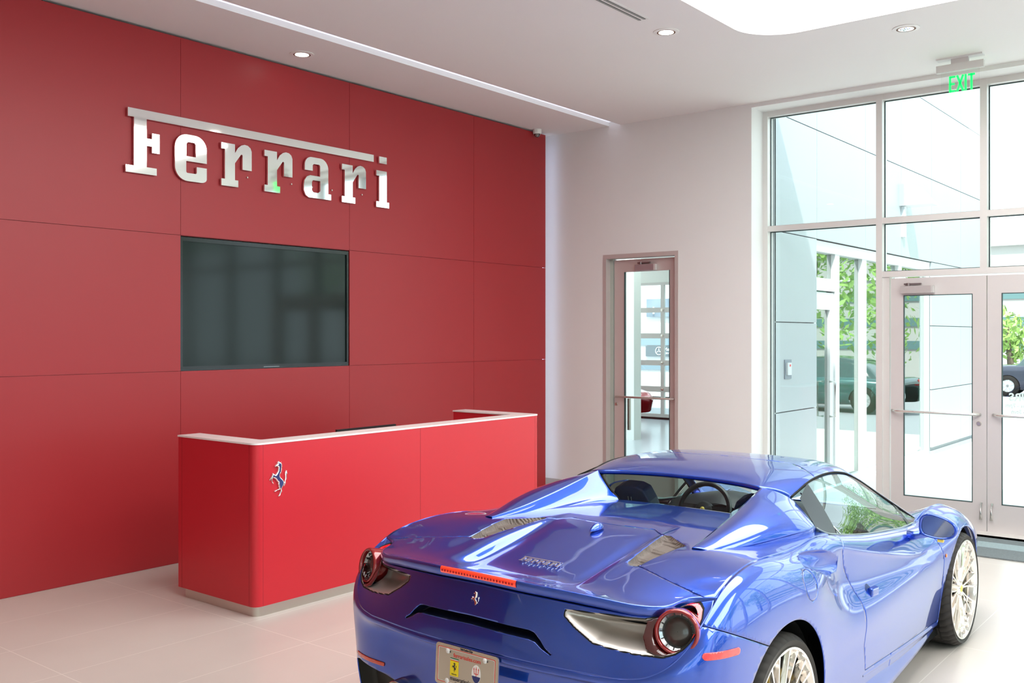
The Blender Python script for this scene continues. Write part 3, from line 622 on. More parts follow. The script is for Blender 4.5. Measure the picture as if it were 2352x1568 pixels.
# cladded wing
CLAD=mat('pale_composite_cladding',(.40,.44,.46),.35,noise=.02,nscale=1)
wing=empty('building_wing',(-4.63,10.56,0),0,'pale grey clad wing of the building with a glass entrance outside the windows','building')
jz=[0,1.055,2.104,3.153,4.51,5.737,7.2]; jy=[0,1.27,3.04,4.62,6.21,8.0,9.81]; k=MB(); q=.006
for i in range(len(jy)-1):
    for j in range(len(jz)-1):
        if j<3 and 1<=i<=3: continue
        k.box(-.03,0,jy[i]+q,jy[i+1]-q,jz[j]+q+(.10 if j==0 else 0),jz[j+1]-q)
k.box(-.20,0,0.0,.035,0,7.2); k.obj('cladding_panels',CLAD,wing)
k=MB(); k.box(-.20,-.035,.04,1.27,0,7.2); k.box(-.20,-.035,6.21,9.78,0,7.2); k.box(-.20,-.035,1.27,6.21,3.16,7.2); k.box(-.66,-.2,9.68,9.78,0,7.2); k.box(-.66,-.2,0,9.68,7.1,7.2)
k.obj('wall_core',mat('joint_grey',(.30,.33,.34),.6),wing)
MB().box(-.035,.03,6.21,9.81,-.01,.045).obj('plinth',mat('grey_plinth',(.34,.36,.36),.6),wing)
WF=mat('white_storefront_frame',(.66,.68,.68),.4)
k=MB()
for y0,y1 in ((1.27,1.31),(2.0,2.155),(3.025,3.2),(4.62,4.78),(6.12,6.21)): k.box(-.16,-.04,y0,y1,0,3.01)
k.box(-.163,-.03,1.27,6.21,3.01,3.145); k.box(-.157,-.043,1.31,2.05,2.52,2.68); k.box(-.157,-.043,2.155,6.17,0,.06)
k.obj('storefront_frame',WF,wing)
k=MB(); k.box(-.13,-.06,1.31,1.40,.0,2.50); k.box(-.13,-.06,1.87,2.0,.0,2.50); k.box(-.13,-.06,1.40,1.87,2.28,2.50); k.box(-.13,-.06,1.40,1.87,.0,.20); k.obj('entrance_door',WF,wing)
k.V=[];k.F=[]
k.tube([(-.055,1.84,1.35),(.02,1.84,1.35),(.02,1.84,.90),(-.055,1.84,.90)],.014,10); k.obj('door_pull',mat('satin_bar'),wing,smooth=True)
WG=glass('reflective_storefront_glass',(.50,.72,.64),.92,1.5,0,.32)
k=MB(); 
for a,b,c,d_ in ((1.40,1.87,.20,2.28),(1.31,2.0,2.68,3.01),(2.155,3.025,.06,3.01),(3.2,4.62,.06,3.01),(4.78,6.12,.06,3.01)): k.box(-.104,-.096,a,b,c,d_)
k.obj('storefront_glass',WG,wing)
MB().box(-.64,-.25,.2,9.6,-.02,0).obj('lobby_floor',mat('lobby_floor',(.55,.58,.55),.5),wing)
k=MB(); k.box(.0,.012,.27,.46,1.44,1.665); k.obj('reader_plate',mat('reader_plate',(.22,.26,.30),.4),wing)
k=MB(); k.box(.012,.035,.30,.41,1.485,1.63); k.obj('card_reader',mat('reader_grey',(.62,.64,.66),.35),wing)
MB().box(.035,.037,.35,.38,1.585,1.61).obj('indicator',mat('indicator_red',(.7,.03,.03),.4),wing)
t=empty('wall_lamp',(-4.63,15.29,4.06),0,'wedge shaped white outdoor wall lamp on the pale clad wing','wall light')
M=frame((0,-.16,0),(1,0,0),(0,0,1),(0,1,0))
MB().prism([(0,-.15),(.06,-.15),(.46,-.15),(.42,-.10),(.22,.14),(.06,.16),(0,.16)],.34,M).obj('lamp_body',mat('lamp_silver',(.75,.76,.76),.35,.2),t)
MB().box(-.01,.06,-.21,-.165,-.16,.17).obj('mounting_box',mat('lamp_box_grey',(.40,.43,.45),.5),t)
MB().box(-.0,.05,-.12,-.02,-.62,-.16).obj('lower_box',mat('lower_box_grey',(.62,.66,.68),.5),t)  # slim grey box on the wall below the lamp
# far white building across the lot
fb=empty('far_building',(2,46,0),0,'long white commercial building across the parking lot','building')
MB().box(-22,26,0,8,0,6.0).obj('wall',mat('cream_stucco',(.52,.50,.47),.8),fb)
k=MB()
for z in (1.3,2.35,3.5): k.box(-22,26,-.06,0,z,z+.38)
k.obj('window_band',mat('band_glass_teal',(.12,.22,.22),.2),fb)
k=MB(); k.box(-22.2,26.2,-.25,0,5.8,6.15); k.box(-22,26,-.08,0,4.5,4.6); k.obj('cornice',mat('cornice_white',(.8,.8,.78),.7),fb)
# service bay behind the narrow door
SF=mat('glossy_bay_floor',(.62,.68,.74),.18)
struct(MB().box(-22,-5.3,YF+.43,19.9,-.1,0).obj('floor',SF))
BW=mat('bay_wall_white',(.80,.84,.79),.6)
k=MB(); k.box(-22,-14.3,19.7,19.95,0,5); k.box(-10.4,-5.3,19.7,19.95,0,5); k.box(-14.3,-10.4,19.7,19.95,3.17,5); k.box(-22,-21.8,YF+.44,19.68,0,5); k.box(-5.42,-5.3,YF+.44,19.68,0,5)
struct(k.obj('wall_back',BW))
struct(MB().box(-13.5,-9.55,15.5,15.75,0,4.6).obj('wall_back',BW))
struct(MB().box(-22,-5.3,YF+.31,19.95,4.6,4.7).obj('ceiling',CEIL))
for bx in (-9.0,-13.5,-18): area('bay_lamp',(bx,15 if bx>-12 else 17.5,4.55),(0,0,0),1.6,.5,45,(.95,1,.98))
t=empty('overhead_garage_door',(-12.35,19.70,0),0,'overhead sectional glass garage door seen through the narrow door','garage door')
k=MB()
for a,b in ((3.11,3.17),(2.475,2.59),(1.875,1.995),(1.25,1.37),(.635,.765),(.05,.13)): k.box(-1.95,1.95,-.03,.03,a,b)
for x in (-1.9,-.95,.95+.045,1.9): k.box(x-.045,x+.045,-.032,.032,.05,3.17)
k.obj('section_rails',mat('garage_rail_grey',(.60,.60,.57),.5),t)
MB().box(-1.95,1.95,-.02,.02,-.005,.05).obj('bottom_seal',BLACK,t)
k=MB(); 
for z in (2.53,1.935,1.31,.70): k.lathe([(.035,-.03),(.035,-.045),(.001,-.05)],12,frame((.995,0,z),(1,0,0),(0,0,1),(0,1,0))); 
k.obj('hinge',STEEL,t)
MB().box(-1.95,1.95,-.004,.004,.13,3.11).obj('panes',GLASSC,t)
# building with dark sign band beyond the garage door
t=empty('opposite_shop',(-16,27,0),0,'white shop front with dark sign panels beyond the garage door','building')
MB().box(-6,6,0,3,0,4.6).obj('wall',mat('shop_white',(.80,.81,.83),.7),t)
k=MB(); k.box(-6,6,-.05,0,1.63,1.85); k.box(-6,6,-.05,0,.85,.99); k.obj('window_strip',mat('shop_glass_blue',(.22,.30,.36),.3),t)
MB().box(-.15,6,-.08,0,1.27,1.60).obj('sign_panel',mat('sign_charcoal',(.10,.13,.15),.5),t)
LW=mat('sign_white',(.85,.87,.9),.5)
k=MB(); Ms=frame((.34,-.085,1.45),(1,0,0),(0,0,1),(0,-1,0))
k.prism([(.13*math.cos(a*math.pi/16),.13*math.sin(a*math.pi/16)) for a in range(32)],.01,Ms,[[(.112*math.cos(a*math.pi/16),.112*math.sin(a*math.pi/16)) for a in range(32)]])
for q in (90,210,330):
    a=math.radians(q); k.prism([(.12*math.cos(a),.12*math.sin(a)),(.022*math.cos(a+2.1),.022*math.sin(a+2.1)),(.022*math.cos(a-2.1),.022*math.sin(a-2.1))],.01,Ms)
k.obj('star_emblem',LW,t)
text('sign_text','Mercedes-Benz',.155,LW,t,frame((.52,-.085,1.50),(1,0,0),(0,0,1),(0,-1,0)),.003,'LEFT')
text('sign_text','SERVICE CENTER',.085,LW,t,frame((.52,-.085,1.375),(1,0,0),(0,0,1),(0,-1,0)),.003,'LEFT')
tp=[]
nx,nz=40,10
for i in range(nx+1):
    for j in range(nz+1):
        x=-.1+6*i/nx; z=2.53+.57*j/nz; tp.append((x,-.10-.03*math.sin(x*3+z*5)-.02*math.sin(x*7-z*9),z))
mesh('banner_tarp',tp,[(i*(nz+1)+j,(i+1)*(nz+1)+j,(i+1)*(nz+1)+j+1,i*(nz+1)+j+1) for i in range(nx) for j in range(nz)],mat('tarp_grey_blue',(.20,.25,.31),.45),t,smooth=True)
k=MB()
for x,hh_ in ((.16,.22),(.75,.03),(1.1,.05),(1.5,.05),(1.95,.05)): k.box(x,x+.06,-.17,-.15,2.62,2.62+hh_)
k.obj('banner_lettering',LW,t)
# ---- trees
LEAF=mat('tree_leaf',(.17,.36,.07),.5,noise=.5,nscale=1.3); LEAF2=mat('tree_leaf_light',(.30,.48,.11),.5,noise=.4,nscale=1.3)
BARK=mat('tree_bark',(.13,.10,.07),.9,noise=.3)
def tree(x,y,h,r,lab,lm=LEAF,n=2600,seed=1):
    rnd=random.Random(seed); t=empty('tree',(x,y,-.04),0,lab,'tree','trees around the parking lot')
    MB().tube([(0,0,0),(.05,.03,h*.3),(-.05,.05,h*.6),(0,0,h*.8)],[.16,.12,.08,.03],10).obj('trunk',BARK,t,smooth=True)
    bl=[(rnd.gauss(0,r*.45),rnd.gauss(0,r*.45),h*.62+rnd.gauss(0,h*.15),r*rnd.uniform(.3,.55)) for _ in range(16)]
    V=[];F=[]
    for k in range(n):
        cx,cy,cz,cr=rnd.choice(bl); a=Vector((rnd.gauss(0,1),rnd.gauss(0,1),rnd.gauss(0,1))).normalized()
        p=Vector((cx,cy,cz))+a*cr*rnd.uniform(.6,1.05); s=rnd.uniform(.09,.20)
        u=a.orthogonal().normalized(); u=(Matrix.Rotation(rnd.uniform(0,6.28),3,a)@u); v_=a.cross(u)*.6+a*rnd.uniform(-.5,.5)
        b=len(V); V+=[p-u*s,p-v_*s*.6,p+u*s,p+v_*s*.6]; F.append((b,b+1,b+2,b+3))
    mesh('foliage',V,F,lm,t)
tree(3.0,31.5,7.5,2.8,'leafy tree nearest the teal saloon in the wing glass reflection',LEAF2,3000,3)
tree(9.5,38,9,3.4,'tall leafy tree reflected in the middle of the wing glass',LEAF,3400,4)
tree(1.0,41.5,8.5,3.0,'leafy tree farther back across the parking lot',LEAF,2600,5)
tree(15.5,29,8,3.2,'broad leafy tree at the far side drive corner of the showroom',LEAF2,2600,6)
tree(10.5,14.5,7.5,2.6,'leafy street tree beside the drive, nearest the doors',LEAF,3000,7)
tree(10.2,7.0,7.5,2.8,'leafy street tree beside the drive, level with the desk',LEAF2,3000,8)
tree(12.5,-.2,8,2.9,'leafy street tree beside the drive, level with the back of the blue sports car',LEAF,3000,9)
tree(13.5,-8.5,7,2.6,'leafy street tree beside the drive, at the back corner of the showroom',LEAF2,2400,10)
tree(-8.6,41.5,3.0,1.2,'small bright green bush tree behind the dark car',LEAF2,900,11)
# ---- simple road cars with body, glass and wheels
def road_car(x,y,rz,color,lab,suv=False,nm='parked_car',scale=1):
    t=empty(nm,(x,y,-.04),rz,lab,'car','cars parked outside')
    hgt=1.66 if suv else 1.42; hoodz=1.02 if suv else .88; L_=2.28; m=mat('car_paint_%s'%nm+lab[:6].replace(' ','_'),color,.25,.3,coat=1)
    # body: stations along x; (x, half width, z bottom, z shoulder)
    S=[(-L_,.62,.42,.72),(-L_+.08,.80,.30,.86),(-1.75,.90,.24,hoodz),(-1.1,.92,.22,hoodz+.03),(0,.92,.22,hoodz+.02),(1.0,.92,.22,hoodz-.02),(1.75,.89,.24,hoodz-.08),(L_-.10,.80,.30,.70),(L_,.62,.40,.60)]
    net=[]
    for X,wd,zb,zs in S: net.append([(X,-wd*.86,zb),(X,-wd,zb+.18),(X,-wd,(zb+zs)/2+.05),(X,-wd*.97,zs-.08),(X,-wd*.86,zs),(X,-wd*.45,zs+.03),(X,0,zs+.035),(X,wd*.45,zs+.03),(X,wd*.86,zs),(X,wd*.97,zs-.08),(X,wd,(zb+zs)/2+.05),(X,wd,zb+.18),(X,wd*.86,zb)])
    G=patch(net,.09); V,F=grid_mesh(G)
    for wx in (-1.40,1.38):
        V,F=clip(V,F,lambda P,wx=wx:np.where(np.abs(P[:,1])>.55,np.hypot(P[:,0]-wx,P[:,2]-.33)-.37,1.0))
    o=mesh('body',V,F,m,t,smooth=True)
    # cabin
    if suv: C=[(-2.05,.66,1.05),(-1.85,.60,hgt-.12),(-1.2,.60,hgt),(0,.60,hgt),(.55,.58,hgt-.05),(1.15,.70,1.0)]
    else: C=[(-1.75,.68,.90),(-1.15,.58,hgt-.10),(-.6,.56,hgt),(.1,.56,hgt-.01),(.45,.55,hgt-.07),(1.25,.70,.86)]
    net=[[(X,-.80,hoodz-.03),(X,-(wd+.80)/2,(zz+hoodz)/2),(X,-wd,zz-.03),(X,-wd*.6,zz),(X,0,zz+.015),(X,wd*.6,zz),(X,wd,zz-.03),(X,(wd+.80)/2,(zz+hoodz)/2),(X,.80,hoodz-.03)] for X,wd,zz in C]
    G=patch(net,.09); V,F=grid_mesh(G)
    g_=mat('car_window_dark',(.03,.06,.06),.08,coat=1)
    mesh('cabin_glass',V,F,g_,t,smooth=True)
    Gr=patch([[(p[0],p[1],p[2]+.008) for p in r_[2:7]] for r_ in net[1:-1]],.09); V,F=grid_mesh(Gr); mesh('roof',V,F,m,t,smooth=True)
    k=MB()
    for wx in (-1.40,1.38):
        for sy in (-1,1): k.lathe([(.20,-.11),(.33,-.11),(.345,-.05),(.345,.05),(.33,.11),(.20,.11)],28,frame((wx,sy*.80,.345),(1,0,0),(0,0,1),(0,sy,0)))
    k.obj('tyre',BLACK,t,smooth=True)
    k=MB()
    for wx in (-1.40,1.38):
        for sy in (-1,1):
            M=frame((wx,sy*.905,.345),(1,0,0),(0,0,1),(0,sy,0)); k.lathe([(.21,0),(.205,-.03),(.03,-.01),(.001,0)],20,M)
            for q in range(7): a=q*2*math.pi/7; k.prism([(.03*math.cos(a+1.57),.03*math.sin(a+1.57)),(.03*math.cos(a-1.57),.03*math.sin(a-1.57)),(.2*math.cos(a-.1),.2*math.sin(a-.1)),(.2*math.cos(a+.1),.2*math.sin(a+.1))],.012,M)
    k.obj('wheel_rim',mat('road_rim',(.7,.7,.7),.3,.8),t)
    k=MB(); 
    for sy in (-1,1): k.box(-L_+.0,-L_+.13,min(sy*.50,sy*.80),max(sy*.50,sy*.80),.70,.86)
    k.obj('tail_lamp',mat('tail_lamp_red',(.75,.02,.03),.2,coat=1),t)
    return t
road_car(.3,25.6,math.radians(5),(.015,.09,.09),'dark teal saloon reflected in the wing glass')
road_car(3.0,28.4,math.radians(8),(.75,.76,.76),'white car behind the teal saloon in the wing reflection')
road_car(-5.9,35.6,math.radians(184),(.02,.025,.05),'dark blue car seen through the door glass behind the reversed hours lettering',True)
road_car(8.4,8.5,math.radians(92),(.55,.57,.60),'silver car parked beside the drive of the showroom')
road_car(8.2,2.2,math.radians(90),(.05,.12,.30),'blue car parked beside the drive of the showroom')
road_car(-13.25,17.9,math.radians(4),(.65,.02,.04),'red car tail peeking past the white wall inside the service bay',nm='service_bay_car')
# ================= the blue sports car =================
def paint():
    m=bpy.data.materials.new('blue_metallic_paint'); m.use_nodes=True; n=m.node_tree; b=n.nodes['Principled BSDF']
    b.inputs['Base Color'].default_value=(.003,.06,.55,1); b.inputs['Metallic'].default_value=.85; b.inputs['Roughness'].default_value=.30
    b.inputs['Coat Weight'].default_value=1; b.inputs['Coat Roughness'].default_value=.015; b.inputs['Coat IOR'].default_value=1.8
    tc=n.nodes.new('ShaderNodeTexCoord'); t=n.nodes.new('ShaderNodeTexNoise'); t.inputs['Scale'].default_value=900; t.inputs['Detail'].default_value=1
    n.links.new(tc.outputs['Object'],t.inputs['Vector'])
    mx=n.nodes.new('ShaderNodeMix'); mx.data_type='RGBA'; mx.inputs[6].default_value=(.001,.050,.42,1); mx.inputs[7].default_value=(.005,.085,.60,1)
    n.links.new(t.outputs[0],mx.inputs[0]); n.links.new(mx.outputs[2],b.inputs['Base Color']); return m
PAINT=paint()
car=empty('sports_car',(-2.568,3.92,0),0,'glossy blue two seat sports car with chrome multi spoke wheels parked beside the red desk','car')
INS=np.array((0,1.2,.45))
def orient(V,F,ins=INS):
    V=np.asarray(V); s=0
    for f in F[::max(1,len(F)//400)]:
        a,b,c=V[f[0]],V[f[1]],V[f[2]]; n=np.cross(b-a,c-a); s+=np.sign(n@((a+b+c)/3-ins))
    return F if s>0 else [tuple(reversed(f)) for f in F]
def mir(V,F):
    V=np.array(V).copy(); V[:,0]*=-1; return V,[tuple(reversed(f)) for f in F]
def part(name,V,F,m,both='one',solid=0,ins=INS,parent=car,smooth=True,label=None):
    """both: 'one' merges the mirrored half into one part; 'two' makes a second part; 'r' only the right"""
    if len(F)==0: return []
    F=orient(V,F,ins); out=[]
    if both=='one':
        V2,F2=mir(V,F); k=len(V); Vn=np.concatenate([V,V2]); Fn=list(F)+[tuple(i+k for i in f) for f in F2]
        o=mesh(name,Vn,Fn,m,parent); bm=bmesh.new(); bm.from_mesh(o.data); bmesh.ops.remove_doubles(bm,verts=bm.verts,dist=.0004); bm.to_mesh(o.data); bm.free(); out=[o]
    elif both=='two':
        out=[mesh(name,V,F,m,parent)]; V2,F2=mir(V,F); out.append(mesh(name,V2,F2,m,parent))
    else: out=[mesh(name,V,F,m,parent)]
    for o in out:
        if smooth: o.data.shade_smooth()
        if solid:
            s=o.modifiers.new('sheet','SOLIDIFY'); s.thickness=solid; s.offset=-1; s.use_even_offset=False
        if label: o['label']=label
    return out
VS,FS=grid_mesh(side_grid(.017)); VR,FR=grid_mesh(rear_grid(.0065)); VD,FD=grid_mesh(deck_grid(.013))
def arch(P):
    a=np.hypot(P[:,1]+.14,P[:,2]-.36)-.43; b=np.hypot(P[:,1]-2.66,P[:,2]-.345)-.398
    return np.where(np.abs(P[:,0])>.55,np.minimum(a,b),1)
GRILLE=[(.86,.44),(.80,.462),(.60,.44),(.46,.41),(.40,.36),(.36,.20),(.82,.20)]
def grille(P): return np.where(P[:,1]<-.66,sd_poly(P[:,0],P[:,2],GRILLE),-1.0)
VS,FS=clip(VS,FS,arch)
gv,gf=clip(VS,FS,grille); 
DOOR=[(.78,1.12),(.705,.995),(.641,.94),(.688,.851),(.754,.766),(.811,.675),(.819,.624),(.828,.442),(.88,.31),(2.262,.228),(2.245,.355),(2.215,.632),(2.12,.79),(2.06,.95)]
def sdoor(P): return sd_poly(P[:,1],P[:,2],DOOR)
zl=lambda P: .891-.394*(P[:,1]+.716)
fb=lambda P: np.minimum(zl(P)-P[:,2]-.002,-.14-P[:,1])
SCO=[(.115,.965),(.135,.985),(.18,.995),(.30,.993),(.40,.980),(.50,.950),(.575,.912),(.60,.885),(.585,.868),(.54,.860),(.45,.862),(.35,.880),(.25,.915),(.16,.945)]
SCO=[tuple(q) for q in smooth([np.array([(a,0,b)]) for a,b in SCO+SCO[:1]],.01)[:-1,0][:,[0,2]]]
def ssc(P): return sd_poly(P[:,1],P[:,2],SCO)
cap=lambda P: .062-np.hypot(P[:,1]-.105,(P[:,2]-.888)*1.0)
Vb,Fb=clip(VS,FS,lambda P:np.minimum(fb(P),-grille(P)))
part('rear_bumper',Vb,Fb,PAINT,'one',.006)
Vq,Fq=clip(VS,FS,lambda P:np.minimum(np.minimum(np.maximum(P[:,2]-zl(P)-.002,P[:,1]+.14),-sdoor(P)-.0022),np.minimum(1.3-P[:,1],-ssc(P))))
Vq,Fq=clip(Vq,Fq,lambda P:-cap(P)-.002)
part('rear_quarter_panel',Vq,Fq,PAINT,'two',.006)
V,F=clip(VS,FS,lambda P:np.minimum(cap(P),P[:,1]+.1)); 
o=part('fuel_filler_cap',V,F,PAINT,'r',.005)
V,F=clip(VS,FS,lambda P:sdoor(P)-.0022); part('door',V,F,PAINT,'two',.006)
DPART=[o for o in car.children if o.name.startswith('door')]
V,F=clip(VS,FS,lambda P:np.minimum(-sdoor(P)-.0022,P[:,1]-1.3)); part('front_fender',V,F,PAINT,'two',.006)
# grille recess, reflector, side marker
V=gv.copy(); d=np.clip(grille(V)/.03,0,1); V[:,1]+=.10*d**.8; part('rear_grille_recess',V,gf,mat('grille_dark_brown',(.035,.030,.024),.6),'two',ins=(0,-3,.4))
def capsule(a,b,r,n=8):
    a=np.array(a);b=np.array(b); th=math.atan2(*(b-a)[::-1]); P=[]
    for k in range(n+1): q=th+math.pi/2-math.pi*k/n; P.append((b[0]+r*math.cos(q),b[1]+r*math.sin(q)))
    for k in range(n+1): q=th-math.pi/2-math.pi*k/n; P.append((a[0]+r*math.cos(q),a[1]+r*math.sin(q)))
    return P
V0,F0=grid_mesh(side_grid(.007)[:int(1e9)]) 
keep=lambda P: .2-P[:,1]
mk=capsule((-.760,.798),(-.590,.785),.0135)
V,F=clip(V0,F0,lambda P:np.where(P[:,0]>.8,sd_poly(P[:,1],P[:,2],mk),-1)); V=V.copy(); V[:,0]+=.0035; part('side_marker_lamp',V,F,mat('marker_red_lens',(.85,.05,.05),.25,coat=1),'two',.003)
rf=[(.60,.473),(.60,.490),(.815,.492),(.84,.474)]
V,F=clip(V0,F0,lambda P:np.where(P[:,1]<-.6,sd_poly(P[:,0],P[:,2],rf),-1)); V=V.copy(); V[:,1]-=.004; part('rear_reflector',V,F,mat('reflector_orange_red',(.70,.06,.02),.25,coat=1),'two',.003)
tl=[(2.254+.011*math.cos(q*.52),.632+.011*math.sin(q*.52)) for q in range(12)]
V,F=clip(V0,F0,lambda P:sd_poly(P[:,1],P[:,2],tl)); V=V.copy(); V[:,0]+=.004; part('side_indicator',V,F,mat('indicator_orange',(.95,.22,.02),.2,coat=1),'two',.003)
# side intake duct
V,F=clip(V0,F0,lambda P:ssc(P)+.001); V=V.copy(); d=np.clip(ssc(V)/.030,0,1); V[:,0]-=(.085*(1-(1-d)**2)*np.clip((.66-V[:,1])/.42,0.12,1)); V[:,1]-=.03*d
part('side_air_intake',V,F,PAINT,'two',ins=(3,.3,.9))
# rear face
LAMP=[(.41,.914),(.55,.912),(.70,.906),(.745,.914),(.78,.936),(.80,.949),(.83,.952),(.86,.938),(.876,.915),(.882,.885),(.874,.85),(.855,.822),(.83,.802),(.79,.787),(.70,.788),(.62,.797),(.54,.810),(.46,.856),(.413,.890)]
SLOT=[(-.05,.830),(.28,.823),(.305,.817),(.335,.793),(.358,.768),(.395,.746),(.385,.744),(.34,.764),(.312,.783),(.28,.789),(-.05,.798)]
sl_=lambda P: sd_poly(P[:,0],P[:,2],LAMP); ss_=lambda P: sd_poly(P[:,0],P[:,2],SLOT)
V,F=clip(VR,FR,lambda P:np.minimum(-sl_(P),-ss_(P))); part('rear_fascia',V,F,PAINT,'one',.006)
V,F=clip(VR,FR,lambda P:ss_(P)+.0005); V=V.copy(); d=np.clip(ss_(V)/.010,0,1); V[:,1]+=.075*d; V[:,2]+=-.006*d; part('fascia_slot',V,F,mat('slot_navy',(.002,.006,.03),.5,coat=.3),'one',ins=(0,-4,.8))
TE=[(.705,.900),(.745,.920),(.775,.938),(.80,.950),(.83,.952),(.860,.938),(.876,.912),(.882,.88),(.874,.847),(.856,.820),(.833,.803),(.80,.790),(.760,.789),(.725,.805),(.703,.845)]
te_=lambda P: sd_poly(P[:,0],P[:,2],TE)
SATIN=mat('satin_lamp_housing',(.50,.46,.42),.36,.75)
V,F=clip(VR,FR,lambda P:np.minimum(sl_(P)+.0005,.006-te_(P))); V=V.copy(); d=np.clip(sl_(V)/.045,0,1); V[:,1]+=.085*(3*d**2-2*d**3)*np.clip((.80-V[:,0])/.12,0.15,1); part('lamp_housing',V,F,SATIN,'two',ins=(0,-4,.8))
V,F=clip(VR,FR,lambda P:.0028-np.abs(sl_(P)-.0010)); V=V.copy(); V[:,1]-=.0015; part('lamp_seal',V,F,BLACK,'two')
te=lambda P: sd_poly(P[:,0],P[:,2],TE)
inr=lambda P: .072-np.hypot((P[:,0]-.803)/.93,P[:,2]-.868)
up=lambda P: (P[:,0]-.80)*.80+(P[:,2]-.878)*.60-.020
def lens(name,f,m):
    V,F=clip(VR,FR,f); V=V.copy(); d=np.clip((te(V)-.004)/.05,0,1); V[:,1]-=.002+.006*(1-(1-d)**2); V[:,0]+=.002*d; V[:,1]+=.045*np.clip(inr(V)/.01,0,1); return part(name,V,F,m,'two',.002)
LENS=[]
a=lens('tail_lamp_lens',lambda P:np.minimum(np.minimum(te(P)-.004,up(P)),-inr(P)),mat('tail_lens_bright_red',(.85,.012,.02),.08,coat=1,emit=(.9,.01,.02),estr=.12))
b=lens('tail_lamp_base',lambda P:np.minimum(te(P)-.004,np.maximum(-up(P),inr(P))),mat('tail_lens_dark_red',(.06,.006,.006),.08,coat=1))
for s in (1,-1):
    ax=Vector((.30*s,-.93,.20)).normalized(); x=Vector((0,0,1)).cross(ax).normalized(); y=ax.cross(x)
    M=frame((s*.812,-.765,.868),x,y,ax)
    MB().lathe([(.083,-.05),(.083,.020),(.080,.030),(.074,.033),(.069,.028),(.068,.0),(.083,-.05)],56,M).obj('lamp_ring',mat('ring_dark_red',(.30,.015,.015),.12,.3,coat=1),car,smooth=True)
    MB().lathe([(.0685,.010),(.052,-.004)],56,M).obj('lamp_reflector',mat('lamp_facets',(.42,.45,.46),.15,.9),car)
    k=MB()
    for q in range(14):
        t0=q*2*math.pi/14; k.prism([(.053*math.cos(t0),.053*math.sin(t0)),(.068*math.cos(t0-.01),.068*math.sin(t0-.01)),(.068*math.cos(t0+.05),.068*math.sin(t0+.05)),(.053*math.cos(t0+.06),.053*math.sin(t0+.06))],.006,M@Matrix.Translation((0,0,.003)))
    k.obj('lamp_ribs',mat('lamp_rib_dark',(.05,.05,.05),.2),car)
    MB().lathe([(.053,-.006),(.050,.004),(.001,.006)],40,M).obj('lamp_centre',mat('lamp_centre_smoke',(.055,.048,.042),.25,coat=.8),car,smooth=True)
# deck, engine cover, lip
COV=[(-.3,.03),(0,.030),(.12,.038),(.236,.050),(.335,-.035),(.40,-.44),(.455,-.462),(.54,-.505),(.613,-.540),(.70,-.575),(.80,-.607),(.90,-.63),(1.1,-.9),(1,-1.3),(-.3,-1.3)]
VNT=[(.396,-.445),(.330,-.045),(.345,-.025),(.365,-.028),(.495,-.130),(.505,-.150),(.500,-.175),(.462,-.455),(.452,-.470),(.42,-.468)]
cvr=lambda P: sd_poly(P[:,0],P[:,1],COV); vn=lambda P: sd_poly(P[:,0],P[:,1],VNT)
WB=[(-.2,.655),(.33,.645),(.50,.66),(.62,.80),(.9,.9),(.9,1.2),(-.2,1.2)]
V,F=clip(VD,FD,lambda P:np.minimum(cvr(P)-.0018,-vn(P))); part('engine_cover',V,F,PAINT,'one',.004)
V,F=clip(VD,FD,lambda P:np.minimum(-cvr(P)-.0018,-vn(P))); part('rear_deck',V,F,PAINT,'one',.004)
V,F=clip(VD,FD,lambda P:-vn(P)-.004); V=V.copy(); V[:,2]-=.012; part('deck_gap_shade',V,F,DARK,'one')  # black sheet under the deck, added so its shut lines look dark
Gd=deck_grid(.013); e=Gd[0]; rows_=[e+np.array(o) for o in ((0,0,0),(0,-.0035,-.003),(0,-.0052,-.009),(0,-.0035,-.022),(0,.0015,-.036),(0,.012,-.044))]
GL=np.array(rows_); V,F=grid_mesh(GL); V,F=clip(V,F,lambda P:-.585-P[:,1]); part('spoiler_lip',V,F,PAINT,'one',.0)
GK=np.array([e+np.array(o) for o in ((0,.006,-.006),(0,.022,-.03),(0,.03,-.075))]); V,F=grid_mesh(GK); part('lip_gap_shade',V,F,DARK,'one')  # added dark strip behind the lip, keeps light from leaking through the gap
m_=e[:,0]<=.205; eb=e[m_]; GB=np.array([eb+np.array(o) for o in ((0,-.002,.0015),(0,-.0062,-.002),(0,-.0085,-.009),(0,-.0075,-.020),(0,-.0035,-.026))])
V,F=grid_mesh(GB); BL=mat('brake_light_red',(.95,.07,.03),.15,coat=1,emit=(1,.05,.02),estr=.25); part('high_brake_light',V,F,BL,'one')
k=MB()
for q in range(-12,13):
    u=q*.0155; k.box(u-.003,u+.003,-.958,-.955+.0*abs(u),.9765,.9845)
k.obj('brake_light_ribs',mat('brake_rib',(.45,.01,.01),.3),car)
# vents: stepped grille in each opening
VENTM=mat('vent_taupe',(.11,.085,.07),.55); n_=VENTM.node_tree
tc=n_.nodes.new('ShaderNodeTexCoord'); wv=n_.nodes.new('ShaderNodeTexWave'); wv.inputs['Scale'].default_value=28; wv.bands_direction='Y'; n_.links.new(tc.outputs['Object'],wv.inputs['Vector'])
bp=n_.nodes.new('ShaderNodeBump'); bp.inputs['Strength'].default_value=.8; bp.inputs['Distance'].default_value=.004; n_.links.new(wv.outputs[0],bp.inputs['Height']); n_.links.new(bp.outputs[0],n_.nodes['Principled BSDF'].inputs['Normal'])
V,F=clip(VD,FD,lambda P:vn(P)+.0005); V=V.copy(); d=np.clip(vn(V)/.008,0,1); ph=((V[:,1]+.5+.35*(V[:,0]-.42))/.135)%1.0
V[:,2]-=d*(.014+.016*ph); part('deck_vent',V,F,VENTM,'two',ins=(0,0,3))
